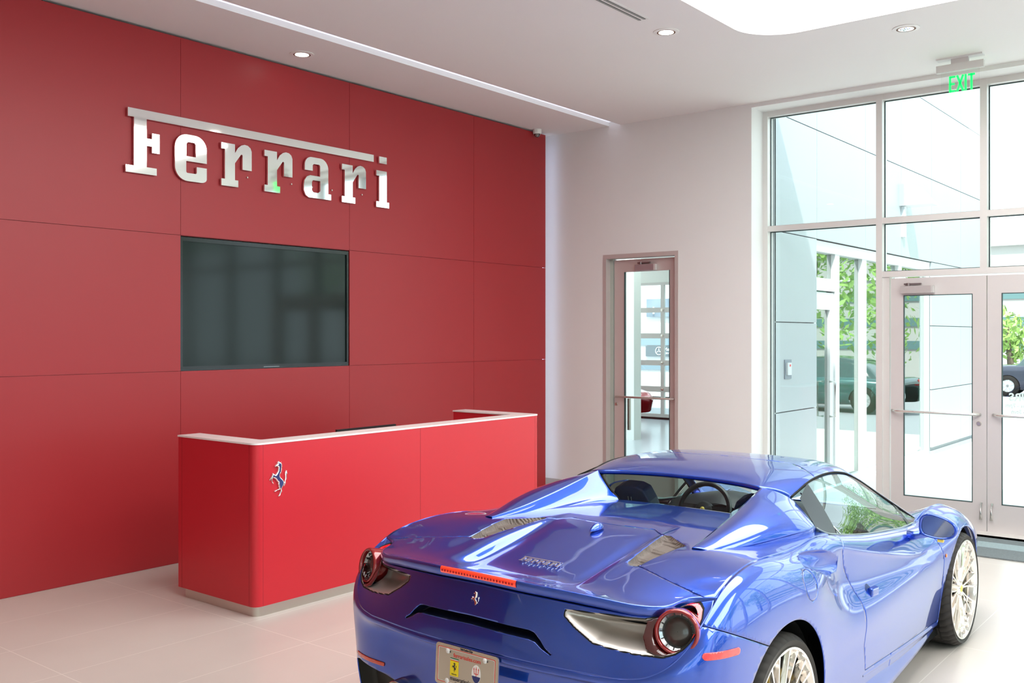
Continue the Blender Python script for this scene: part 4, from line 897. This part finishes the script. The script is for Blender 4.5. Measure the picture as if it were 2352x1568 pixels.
# antenna pod, badges
k=MB(); NP=14
M=Matrix.Translation((0,-.085,1.040))@Matrix.Rotation(math.radians(7),4,'X')
V=[];F=[]
for i in range(11):
    a=i/10; w=.024*math.sin(math.pi*min(1,a*.98+.02))**.8; hh_=.026*math.sin(math.pi*a)**.7
    for j in range(9): q=math.pi*j/8; V.append(M@Vector((w*math.cos(q),-.055+.11*a,hh_*math.sin(q))))
F=[(i*9+j,(i+1)*9+j,(i+1)*9+j+1,i*9+j+1) for i in range(10) for j in range(8)]
mesh('antenna_pod',V,F,PAINT,car,smooth=True)
sx=.21/2.963; 
def badge(parent,o,x,y,z,w,m):
    k=w/2.963; M=frame(o,tuple(c*k for c in x),tuple(c*k for c in y),z); return lettering(parent,M,.004,m,'script_letter')
nrm=Vector((0,-.17,1)).normalized(); yv=Vector((0,.985,.17)); xs=Vector((.999,0,0))
sb=MB(); BCH=mat('badge_chrome',(.93,.93,.94),.22,1); bad=empty('script_badge',(0,0,0)); bad.parent=car
badge(bad,(-.105,-.548,.9560),(1,0,0),(0,.985*1.25,.19*1.25),(0,-.19,.985),.212,BCH)
hs=horse(car,frame((.0,-.965,.852),(1,0,0),(0,.14,.99),(0,-.99,.14)),.072,mat('badge_pale_gold',(.90,.84,.74),.12,1),.006)
# buttresses
V,F=grid_mesh(but_grid()); part('flying_buttress',V,F,PAINT,'two',.003)
V,F=grid_mesh(patch(BUTSK,.014)); part('buttress_skirt',V,F,PAINT,'two')
V,F=grid_mesh(butin_grid()); part('buttress_inner_wall',V,F,PAINT,'two',ins=(1.2,.3,.9))
# roof in two panels
VT,FT=grid_mesh(roof_grid()); seam=lambda P: 1.24-.02*P[:,0]/.45-np.clip(P[:,0]-.42,0,1)*.85
V,F=clip(VT,FT,lambda P:seam(P)-P[:,1]-.002); part('rear_roof_panel',V,F,PAINT,'one',.022)
V,F=clip(VT,FT,lambda P:P[:,1]-seam(P)-.002); part('front_roof_panel',V,F,PAINT,'one',.022)
# windscreen pillars, windscreen, cowl and bonnet
PO=[(.603,1.62,1.148),(.620,1.74,1.100),(.660,1.91,1.015),(.710,2.11,.915),(.760,2.28,.825)]
PI=[(a-.055,b+.012,c+.022) for a,b,c in PO]; PM=[(a-.022,b+.008,c+.020) for a,b,c in PO]
V,F=grid_mesh(patch([PO,PM,PI],.012)); part('windscreen_pillar',V,F,PAINT,'two',.010)
WC=[(0,1.652,1.228),(0,1.83,1.160),(0,2.02,1.07),(0,2.22,.960),(0,2.42,.850)]
net=[WC,[(p[0]*.5,(p[1]+q[1]*1.0)/2+.02,(p[2]+q[2])/2+.012) for p,q in zip(PI,WC)],[(p[0]*.85,p[1]+.02,p[2]+.004) for p in PI],PI]
SG=glass('car_glass_clear',(.80,.92,.90),.9,1.5)
V,F=grid_mesh(patch(net,.03)); part('windscreen',V,F,SG,'one')
HOOD=[[(0,2.40,.845),(.3,2.38,.842),(.52,2.34,.830),(.66,2.30,.815),(.778,2.20,.822)],
 [(0,2.52,.80),(.3,2.50,.80),(.50,2.47,.80),(.66,2.44,.82),(.773,2.42,.862)],
 [(0,2.68,.755),(.3,2.67,.755),(.50,2.66,.765),(.66,2.65,.815),(.782,2.65,.870)],
 [(0,2.92,.69),(.3,2.91,.69),(.50,2.90,.705),(.66,2.89,.765),(.785,2.88,.828)],
 [(0,3.16,.625),(.28,3.15,.625),(.48,3.12,.64),(.64,3.10,.70),(.765,3.08,.766)],
 [(0,3.36,.565),(.26,3.35,.565),(.44,3.32,.58),(.58,3.30,.63),(.715,3.28,.685)],
 [(0,3.55,.50),(.24,3.53,.50),(.40,3.50,.51),(.51,3.48,.55),(.62,3.46,.60)],
 [(0,3.66,.45),(.20,3.65,.45),(.33,3.62,.455),(.42,3.60,.49),(.50,3.58,.54)]]
V,F=grid_mesh(patch(HOOD,.02,None,'j')); 
hl=lambda P: sd_poly(P[:,0],P[:,1],[(-.2,2.36),(.35,2.35),(.60,2.42),(.68,2.7),(.64,3.1),(.45,3.45),(-.2,3.55)])
a,b=clip(V,F,lambda P:hl(P)-.002); part('bonnet',a,b,PAINT,'one',.004); a,b=clip(V,F,lambda P:-hl(P)-.002); part('front_wing_top',a,b,PAINT,'one',.004)
NOSE=[[(0,3.66,.45),(.2,3.65,.45),(.33,3.62,.455),(.42,3.60,.49),(.50,3.58,.54)],[(0,3.70,.38),(.2,3.69,.38),(.34,3.66,.38),(.48,3.63,.38),(.64,3.585,.40)],[(0,3.68,.14),(.2,3.67,.14),(.34,3.65,.14),(.5,3.62,.13),(.65,3.58,.13)]]
V,F=grid_mesh(patch(NOSE,.03,None,'j')); part('nose',V,F,PAINT,'one')
# side glass with quarter panel and mirror sail
GT=[(.620,.72,1.147),(.620,.815,1.168),(.618,.955,1.197),(.611,1.15,1.209),(.603,1.36,1.199),(.600,1.53,1.173),(.603,1.62,1.147),(.620,1.74,1.099),(.660,1.91,1.014),(.710,2.11,.914),(.757,2.27,.829)]
GBt=[(.795,.60,1.034),(.818,.64,1.010),(.836,.78,.980),(.834,.97,.948),(.829,1.17,.919),(.824,1.36,.896),(.818,1.50,.881),(.810,1.66,.863),(.797,1.88,.838),(.783,2.08,.825),(.768,2.25,.815)]
GM=[tuple((np.array(a)+np.array(b))/2+np.array((.016*min(1,(a[2]-b[2])/.15),0,0))) for a,b in zip(GT,GBt)]
VG,FG=grid_mesh(patch([GT,GM,GBt],.012))
def quad_(v,z): v=v-1.4; z=z-1; return np.stack([v*0+1,v,z,v*v,v*z,z*z,v**3,v*v*z],1)
_c=np.linalg.lstsq(quad_(VG[:,1],VG[:,2]),VG[:,0],rcond=None)[0]; VG=VG.copy(); VG[:,0]=quad_(VG[:,1],VG[:,2])@_c
ql=lambda P: P[:,1]-(.775+(P[:,2]-.975)*.70)
sail=lambda P: .022-np.abs(P[:,1]-(2.06-(P[:,2]-.83)*-.05))
SGL=glass('tinted_side_glass',(.42,.62,.58),.95,1.5,0,.10)
V,F=clip(VG,FG,lambda P:np.minimum(ql(P),-sail(P))); part('side_window',V,F,SGL,'two')
V,F=clip(VG,FG,lambda P:-ql(P)); part('quarter_window',V,F,mat('gloss_black_panel',(.012,.014,.016),.3,spec=.25),'two')
V,F=clip(VG,FG,sail); V=V.copy(); V[:,0]+=.003; part('mirror_sail',V,F,mat('satin_black',(.015,.014,.013),.4),'two')
for s in (1,-1):
    k=MB(); k.tube([(s*(p[0]+.001),p[1],p[2]+.001) for p in map(tuple,smooth([np.array([q]) for q in GT],.03)[:,0])],.0055,6); k.obj('window_seal',BLACK,car,smooth=True)
    k=MB(); k.tube([(s*(p[0]+.002),p[1],p[2]+.001) for p in map(tuple,smooth([np.array([q]) for q in GBt],.03)[:,0])],.005,6); k.obj('window_seal',mat('seal_grey',(.20,.24,.24),.3,.3),car,smooth=True)
    k=MB(); k.tube([(s*.594,.905,1.142),(s*.735,.84,1.055),(s*.843,.785,.985)],.0035,6); k.obj('quarter_trim',mat('trim_bright',(.7,.72,.74),.2,1),car,smooth=True)
# small upright rear window between the buttresses
RW=[[(0,.66,1.046),(.17,.658,1.046),(.325,.645,1.044)],[(0,.70,1.12),(.20,.69,1.12),(.40,.665,1.115)],[(0,.745,1.192),(.24,.738,1.190),(.480,.69,1.180)]]
V,F=grid_mesh(patch(RW,.03,None,'j')); part('rear_window',V,F,glass('rear_glass',(.86,.93,.92),.9,1.45),'one')
k=MB()
for s in (1,-1): k.tube([(s*.487,.68,1.186),(s*.46,.665,1.150),(s*.40,.655,1.09),(s*.335,.640,1.046)],.006,8)
k.obj('rear_window_seal',BLACK,car,smooth=True)
# door mirrors
for s in (1,-1):
    mr=empty('door_mirror',(s*1.035,1.745,.893)); mr.parent=car
    outl=[(-.095,-.02),(-.085,.045),(-.05,.066),(.01,.058),(.06,.040),(.092,.015),(.100,-.01),(.085,-.045),(.04,-.062),(-.04,-.060),(-.085,-.045)]
    P=[(s*a,b) for a,b in (smooth([np.array([(x,0,z)]) for x,z in outl+outl[:1]],.01)[:-1,0][:,[0,2]])]
    net=[]
    for yy,sc in ((0,.88),(-.012,.97),(-.006,1.03),(.03,1.04),(.065,.90),(.09,.62),(.10,.2),(.101,.01)): net.append([(p[0]*sc,yy,p[1]*sc+(.0 if yy<.02 else (yy-.02)*.1)) for p in P+P[:1]])
    V,F=grid_mesh(np.array(net)); F=orient(V,F,(0,.02,0)); mesh('mirror_housing',V,F,PAINT,mr,smooth=True)
    V=[(p[0]*.88,.004,p[1]*.88) for p in P]; F=[tuple(range(len(V)))]; F=orient(V,F,(0,1,0)); mesh('mirror_glass',V,F,mat('mirror_glass',(.55,.62,.62),.02,1),mr)
    k=MB(); k.tube([(-s*.165,.02,-.072),(-s*.12,.025,-.065),(-s*.055,.035,-.045)],[.030,.022,.024],12); k.obj('mirror_arm',PAINT,mr,smooth=True)
    k=MB(); k.box(min(s*.0,s*.03),max(s*.0,s*.03),-.004,.02,-.082,-.060); k.obj('mirror_badge',mat('badge_yellow',(.95,.70,.12),.3),mr)
    # door handle
    k=MB(); k.box(-.02,.014,-.05,.05,-.022,.022); o=k.obj('door_handle',PAINT,car); o.location=(s*.930,1.005,.672); o.rotation_euler=(math.radians(-4),0,0); bevel(o,.010,3)
    k=MB(); k.lathe([(.045,-.014),(.034,.0),(.001,-.012)],24,frame((s*.924,.955,.672),(0,1,0),(0,0,1),(s,0,0))); k.obj('handle_recess',mat('handle_navy',(.004,.02,.12),.4),car,smooth=True)
# side skirts: sill strip and flared blade
for s in (1,-1):
    SK=[[(s*.922,.86,.31),(s*.930,.86,.285),(s*.915,.86,.27)],[(s*.918,1.2,.290),(s*.926,1.2,.262),(s*.908,1.2,.25)],[(s*.905,1.7,.262),(s*.912,1.7,.234),(s*.893,1.7,.222)],[(s*.888,2.26,.226),(s*.894,2.26,.202),(s*.876,2.26,.195)]]
    V,F=grid_mesh(patch(SK,.05)); F=orient(V,F,(0,1.3,.25)); o=mesh('sill_strip',V,F,PAINT,car,smooth=True)
    BLD=[[(s*.912,.72,.262),(s*.935,.72,.20),(s*.965,.72,.125),(s*.90,.72,.10)],[(s*.912,.95,.258),(s*.930,.95,.20),(s*.955,.95,.128),(s*.89,.95,.105)],[(s*.902,1.4,.240),(s*.912,1.4,.195),(s*.930,1.4,.140),(s*.87,1.4,.12)],[(s*.888,1.9,.215),(s*.893,1.9,.185),(s*.900,1.9,.152),(s*.85,1.9,.14)],[(s*.872,2.25,.192),(s*.872,2.25,.175),(s*.870,2.25,.165),(s*.84,2.25,.16)]]
    V,F=grid_mesh(patch(BLD,.03)); F=orient(V,F,(0,1.3,.2)); mesh('side_blade',V,F,PAINT,car,smooth=True)
# underbody and wheel wells
k=MB(); k.box(-.86,.86,-.80,3.35,.11,.16); k.box(-.60,.60,-.80,-.1,.16,.70); k.box(-.86,.86,.34,.70,.16,.60); k.box(-.60,.60,3.1,3.4,.16,.40)
k.box(-.80,.80,.70,2.15,.14,.22); k.obj('underbody',DARK,car)
WELL=mat('wheel_well_black',(.008,.008,.008),.85,spec=.15)
k=MB()
for vc,zc,r_ in ((-.14,.36,.435),(2.66,.345,.402)):
    for s in (1,-1):
        n=24; V=[];F=[]
        for i in range(n+1):
            a=math.radians((-25 if vc<0 else 12)+(230 if vc<0 else 193)*i/n)
            for u_ in (.60,.90): V.append((s*u_,vc+r_*math.cos(a),zc+r_*math.sin(a)))
        F=[(2*i,2*i+1,2*i+3,2*i+2) for i in range(n)]
        k.add(V,F); k.add([(s*.60,vc+r_*math.cos(math.radians(a)),zc+r_*math.sin(math.radians(a))) for a in range(0,360,15)],[tuple(range(24))])
k.obj('wheel_well_liner',WELL,car)
# exhausts
for s in (1,-1):
    k=MB(); k.lathe([(.056,.10),(.056,-.045),(.052,-.05),(.047,-.045),(.046,.10)],36,frame((s*.475,-.90,.395),(1,0,0),(0,0,1),(0,1,0))); k.obj('exhaust_tip',mat('exhaust_steel',(.55,.50,.42),.2,1),car,smooth=True)
# interior
TUB=mat('cabin_black',(.012,.012,.014),.7); LEA=mat('blue_leather',(.008,.045,.15),.45,noise=.1,nscale=30); LEA2=mat('dark_blue_leather',(.005,.022,.075),.5)
k=MB(); k.box(-.78,-.72,.85,1.9,.2,.80); k.box(.72,.78,.85,1.9,.2,.80); k.box(-.74,.74,.78,.84,.2,.95); k.box(-.14,.14,.9,2.1,.2,.55); k.obj('cabin_tub',TUB,car)
DB=[[(-.78,1.86,.70),(-.55,1.84,.80),(-.36,1.84,.86),(-.15,1.86,.82),(.15,1.88,.81),(.45,1.88,.82),(.78,1.88,.74)],[(-.78,1.98,.80),(-.55,1.97,.875),(-.36,1.95,.915),(-.15,1.98,.875),(.15,2.0,.865),(.45,2.0,.87),(.78,2.0,.80)],[(-.78,2.35,.80),(-.55,2.38,.82),(-.36,2.40,.83),(-.15,2.42,.83),(.15,2.42,.83),(.45,2.40,.83),(.78,2.32,.80)]]
V,F=grid_mesh(patch(DB,.05)); mesh('dashboard',V,F,mat('dash_black',(.014,.015,.018),.5),car,smooth=True)
MB().box(-.78,.78,1.88,1.92,.3,.78).obj('dash_front',TUB,car)
for s,uu in ((-1,-.40),(1,.36)):
    seat=empty('seat',(uu,1.06,.40)); seat.parent=car
    R_=Matrix.Rotation(math.radians(14),4,'X')
    OUT=[(-.22,-.15),(.22,-.15),(.27,.15),(.265,.34),(.215,.46),(.150,.54),(.125,.64),(.095,.705),(.05,.722),(-.05,.722),(-.095,.705),(-.125,.64),(-.150,.54),(-.215,.46),(-.265,.34),(-.27,.15)]
    M=R_@frame((0,.05,0),(1,0,0),(0,0,1),(0,-1,0))
    o=MB().prism(OUT,.10,M).obj('seat_back',LEA,seat); bevel(o,.022,3)
    k=MB(); 
    for x in (-.012,.008): k.box(x,x+.003,-.054,-.050,.1,.66)
    for x in (-.085,.075): k.tube([(x,-.053,.62),(x*1.25,-.053,.35)],.0018,5)
    o=k.obj('stitching',mat('grey_stitch',(.35,.40,.42),.6),seat); o.rotation_euler=(math.radians(14),0,0)
    o=MB().box(-.085,-.050,-.056,-.050,.50,.60).obj('headrest_emblem',mat('emblem_maroon',(.10,.015,.01),.4),seat); o.rotation_euler=(math.radians(14),0,0)
    o=MB().box(-.24,.24,.1,.60,-.18,-.05).obj('seat_cushion',LEA2,seat); bevel(o,.03,3)
swh=empty('steering_wheel',(-.37,1.70,.835)); swh.parent=car
M=Matrix.Rotation(math.radians(-68+90+0),4,'X')
Msw=frame((0,0,0),(1,0,0),(0,.36,.93),(0,-.93,.36))
R0=.172; pts=[Msw@Vector((R0*math.cos(a)*1.0,R0*max(math.sin(a),-.86),0)) for a in [2*math.pi*q/40 for q in range(41)]]
MB().tube(pts,.0165,12,False).obj('rim',mat('wheel_leather_black',(.012,.012,.012),.35,coat=.3),swh,smooth=True)
o=MB().lathe([(.001,.03),(.045,.028),(.058,.012),(.058,-.02)],28,Msw).obj('hub',TUB,swh,smooth=True)
k=MB(); k.add(*(lambda b:(b.V,b.F))(MB().box(-.165,.165,-.012,.03,-.01,.008))); k.V=[tuple(Msw@Vector(v)) for v in k.V]; k.obj('spoke',TUB,swh)
MB().lathe([(.001,.036),(.014,.034),(.016,.028)],20,Msw).obj('hub_badge',mat('badge_yellow'),swh,smooth=True)
# licence plate
pl=empty('licence_plate',(0,-1.012,.620)); pl.parent=car; pl.rotation_euler=(math.radians(-3),0,0)
PF=frame((0,0,0),(1,0,0),(0,0,1),(0,-1,0)); PM_=mat('plate_champagne',(.60,.54,.43),.32,.6)
MB().prism(rrect(-.165,.165,-.082,.082,.014),.006,PF).obj('plate_frame',mat('frame_champagne',(.66,.58,.46),.22,.85),pl)
MB().prism(rrect(-.153,.153,-.072,.072,.006),.001,PF@Matrix.Translation((0,0,.006))).obj('plate_face',PM_,pl)
PR=mat('plate_red',(.75,.05,.03),.4); PKK=mat('plate_black',(.02,.02,.03),.4); PW=mat('plate_white_line',(.95,.93,.88),.4)
def ring(P,w,dz,m,nm):
    k=MB(); n=len(P)
    V=[(x,y,0) for x,y in P]; c=(0,0)
    Q=[(x*(1-w/.15),y*(1-w/.07)) for x,y in P]; MB().prism(P,.0006,PF@Matrix.Translation((0,0,dz)),[Q[::-1]]).obj(nm,m,pl)
ring(rrect(-.1515,.1515,-.0700,.0700,.006),.0022,.0072,PR,'red_border'); ring(rrect(-.1485,.1485,-.0668,.0668,.005),.0016,.0072,PW,'white_border')
TF=lambda x,y: PF@Matrix.Translation((x,y,.0076))
text('plate_text','ferrarisales.com',.0225,PR,pl,TF(.005,.046),.0004,off=.0002); text('plate_text','maseratisales.com',.0225,PKK,pl,TF(.0,-.047),.0004,off=.0002); text('plate_text','Salt Lake City',.0115,PKK,pl,TF(.0,.0765),.0004,off=.0003)
MB().box(-.055,.055,-.0082,-.007,-.075,-.060).obj('sticker_slot',PKK,pl)
for x in (-.098,.098):
    MB().lathe([(.001,.004),(.009,.003),(.011,0)],16,TF(x,.057)).obj('plate_bolt',mat('white_bolt',(.85,.83,.80),.4),pl,smooth=True); MB().lathe([(.001,.004),(.009,.003),(.011,0)],16,TF(x,-.062)).obj('plate_bolt',mat('white_bolt'),pl,smooth=True)
    MB().prism(rrect(x+.008,x+.016,.053,.059,.002),.0008,TF(0,0)).obj('bolt_slot',PKK,pl)
MB().prism(rrect(-.083,-.038,-.036,.034,.001),.0008,TF(0,0)).obj('yellow_shield',mat('shield_yellow',(.98,.78,.01),.35),pl)
for q,c_ in enumerate(((.02,.22,.09),(.85,.85,.82),(.75,.05,.02))): MB().prism(rrect(-.083,-.038,.0305-q*.0035,.034-q*.0035,.0005),.0010,TF(0,0)).obj('shield_stripe',mat('stripe_%s'%('green','white','red')[q],c_,.4),pl)
k=.038/1083; MB().prism([((x-660)*k-.0605,(1308-y)*k-.020) for x,y in HORSE],.0006,TF(0,0)@Matrix.Translation((0,0,.0010))).obj('shield_horse',PKK,pl)
text('shield_text','FERRARI',.0075,PKK,pl,PF@Matrix.Translation((-.0605,-.029,.0087)),.0003)
ov=[(.056+.0235*math.cos(a),-.004+.036*math.sin(a)) for a in [q*math.pi/16 for q in range(32)]]
MB().prism(ov,.0008,TF(0,0)).obj('oval_badge',PW,pl)
ov2=[(.056+.0235*math.cos(a)*.95,-.004+.036*math.sin(a)*.95) for a in [math.pi*(1.08+q*.84/14) for q in range(15)]]
MB().prism(ov2,.0006,TF(0,0)@Matrix.Translation((0,0,.0009))).obj('oval_lower_field',mat('oval_navy',(.02,.03,.16),.4),pl)
k=MB(); Mt_=TF(0,0)@Matrix.Translation((0,0,.0009))
for x in (-.010,0,.010): k.prism([(.056+x-.0014,-.003),(.056+x+.0014,-.003),(.056+x*1.15+.0014,.013),(.056+x*1.15+.003,.013),(.056+x*1.15,.022 if x else .026),(.056+x*1.15-.003,.013),(.056+x*1.15-.0014,.013)],.0005,Mt_)
k.prism([(.0455,-.005),(.0665,-.005),(.0665,-.002),(.0455,-.002)],.0005,Mt_); k.prism([(.0545,-.013),(.0575,-.013),(.0575,-.004),(.0545,-.004)],.0005,Mt_)
k.obj('trident_emblem',PR,pl)
# wheels
TYRE=mat('tyre_rubber',(.035,.031,.028),.62,spec=.3); RIMM=mat('polished_rim',(.93,.90,.86),.10,1); DISC=mat('brake_disc',(.45,.43,.40),.35,.9); CAL=mat('caliper_yellow',(.80,.55,.06),.35)
def wheel(vc,R,rim,w,uo,zc):
    wh=empty('wheel',(uo,vc,zc)); wh.parent=car
    Mw=frame((0,0,0),(0,1,0),(0,0,1),(1,0,0))   # local z = outward
    n=180; prof=[(rim-.004,-.012),(rim+.004,-.002),(rim+(R-rim)*.5,.004),(R-.014,-.006),(R-.005,-.018),(R,-.036),(R,-w*.30),(R-.008,-w*.32),(R,-w*.34),(R,-w*.62),(R-.008,-w*.64),(R,-w*.66),(R,-w+.036),(R-.014,-w+.006),(rim,-w)]
    V=[];m=len(prof)
    for i,(r_,z_) in enumerate(prof):
        for k_ in range(n):
            a=2*math.pi*(k_+ (0.9 if 5<=i<=7 else 0)*(-z_)*30)/n; rr=r_
            if 3<=i<=8 and k_%4==0: rr-=.007
            V.append((rr*math.cos(a),rr*math.sin(a),z_))
    F=[(i*n+k_,i*n+(k_+1)%n,(i+1)*n+(k_+1)%n,(i+1)*n+k_) for i in range(m-1) for k_ in range(n)]
    V=[tuple(Mw@Vector(v)) for v in V]; mesh('tyre',V,F,TYRE,wh,angle=40)
    rm=MB().lathe([(rim,-.010),(rim-.003,.002),(rim-.012,.001),(rim-.016,-.010),(rim-.022,-.020),(rim-.026,-.06),(rim-.03,-w*.9),(rim,-w)],72,Mw).obj('rim',RIMM,wh,angle=30)
    sp=MB(); N=10
    for q in range(N):
        for off in (-1,1):
            a0=2*math.pi*q/N+off*.05; a1=2*math.pi*q/N+off*.135
            ca,sa=math.cos,math.sin
            P=[]
            for r_,a_,hw,zt,zb in ((.045,a0,.011,-.028,-.062),(.14,a0*.6+a1*.4,.0075,-.020,-.052),(rim-.05,a1,.0085,-.010,-.040),(rim-.014,a1,.015,-.006,-.030)):
                cx,cy=r_*ca(a_),r_*sa(a_); tx,ty=-sa(a_),ca(a_)
                P+=[(cx+tx*hw,cy+ty*hw,zb),(cx+tx*hw*.6,cy+ty*hw*.6,zt),(cx-tx*hw*.6,cy-ty*hw*.6,zt),(cx-tx*hw,cy-ty*hw,zb)]
            F=[]
            for i in range(3):
                for j in range(4): F.append((i*4+j,i*4+(j+1)%4,(i+1)*4+(j+1)%4,(i+1)*4+j))
            F+= [(3,2,1,0),(12,13,14,15)]
            sp.add([tuple(Mw@Vector(p)) for p in P],F)
    sp.obj('spokes',RIMM,rm); 
    for o in rm.children: o.name='spokes'
    MB().lathe([(.001,-.018),(.028,-.019),(.032,-.024),(.060,-.028),(.065,-.06)],36,Mw).obj('hub',RIMM,rm,angle=30)
    MB().lathe([(.001,-.015),(.020,-.016),(.022,-.020)],24,Mw).obj('centre_cap',mat('badge_yellow'),rm,smooth=True)
    k=MB()
    for q in range(5): a=q*2*math.pi/5; k.lathe([(.001,-.018),(.008,-.019),(.009,-.03)],12,Mw@Matrix.Translation((.045*math.cos(a),.045*math.sin(a),0)))
    k.obj('wheel_bolts',STEEL,rm,smooth=True)
    MB().lathe([(.06,-.075),(.185,-.075),(.187,-.105),(.06,-.105)],56,Mw).obj('brake_disc',DISC,wh,angle=30)
    cp=MB().prism([(r_*math.cos(a),r_*math.sin(a)) for r_,a in [(.205,math.radians(q)) for q in range(150,216,8)]+[(.125,math.radians(q)) for q in range(214,149,-8)]],.055,Mw@Matrix.Translation((0,0,-.118))).obj('brake_caliper',CAL,wh)
    return wh
wr=wheel(-.12,.362,.312,.30,.955,.362); wf=wheel(2.65,.352,.310,.25,.953,.352)
for src in (wr,wf):
    c=copy_tree(src,car); c.location.x=-c.location.x; c.rotation_euler=(0,0,math.pi)
# window sticker-like sill emblem seen on the far door card

# ================= pieces that stand apart become parts of their own =================
def split_pieces(o,by_corner=False):
    me=o.data; n=len(me.vertices); par=list(range(n))
    def find(a):
        while par[a]!=a: par[a]=par[par[a]]; a=par[a]
        return a
    for e in me.edges:
        a,b=find(e.vertices[0]),find(e.vertices[1])
        if a!=b: par[a]=b
    key={}
    for f in me.polygons:
        if by_corner: c=f.center; k=(c.x>0,c.y>0)
        else: k=find(f.vertices[0])
        key.setdefault(k,[]).append(tuple(f.vertices))
    if len(key)<2: return
    co_=[tuple(v.co) for v in me.vertices]; sm=me.polygons[0].use_smooth
    for fs in list(key.values()):
        u=sorted({i for q in fs for i in q}); mp={k:i for i,k in enumerate(u)}
        c=mesh(o.name.split('.')[0],[co_[i] for i in u],[tuple(mp[i] for i in q) for q in fs],me.materials[0],o.parent,smooth=sm)
        c.location=o.location; c.rotation_euler=o.rotation_euler
    bpy.data.objects.remove(o)
for o in [o for o in list(SC.objects) if o.type=='MESH']:
    nm=o.name.split('.')[0]; up_=o.parent.name.split('.')[0] if o.parent else ''
    if nm in ('stand_off_pins','panel_joint','banner_lettering'): split_pieces(o)
    elif nm=='wheel_well_liner': split_pieces(o,True) if False else split_pieces(o)
    elif up_ in ('parked_car','service_bay_car') and nm in ('tyre','wheel_rim','tail_lamp'): split_pieces(o,True)
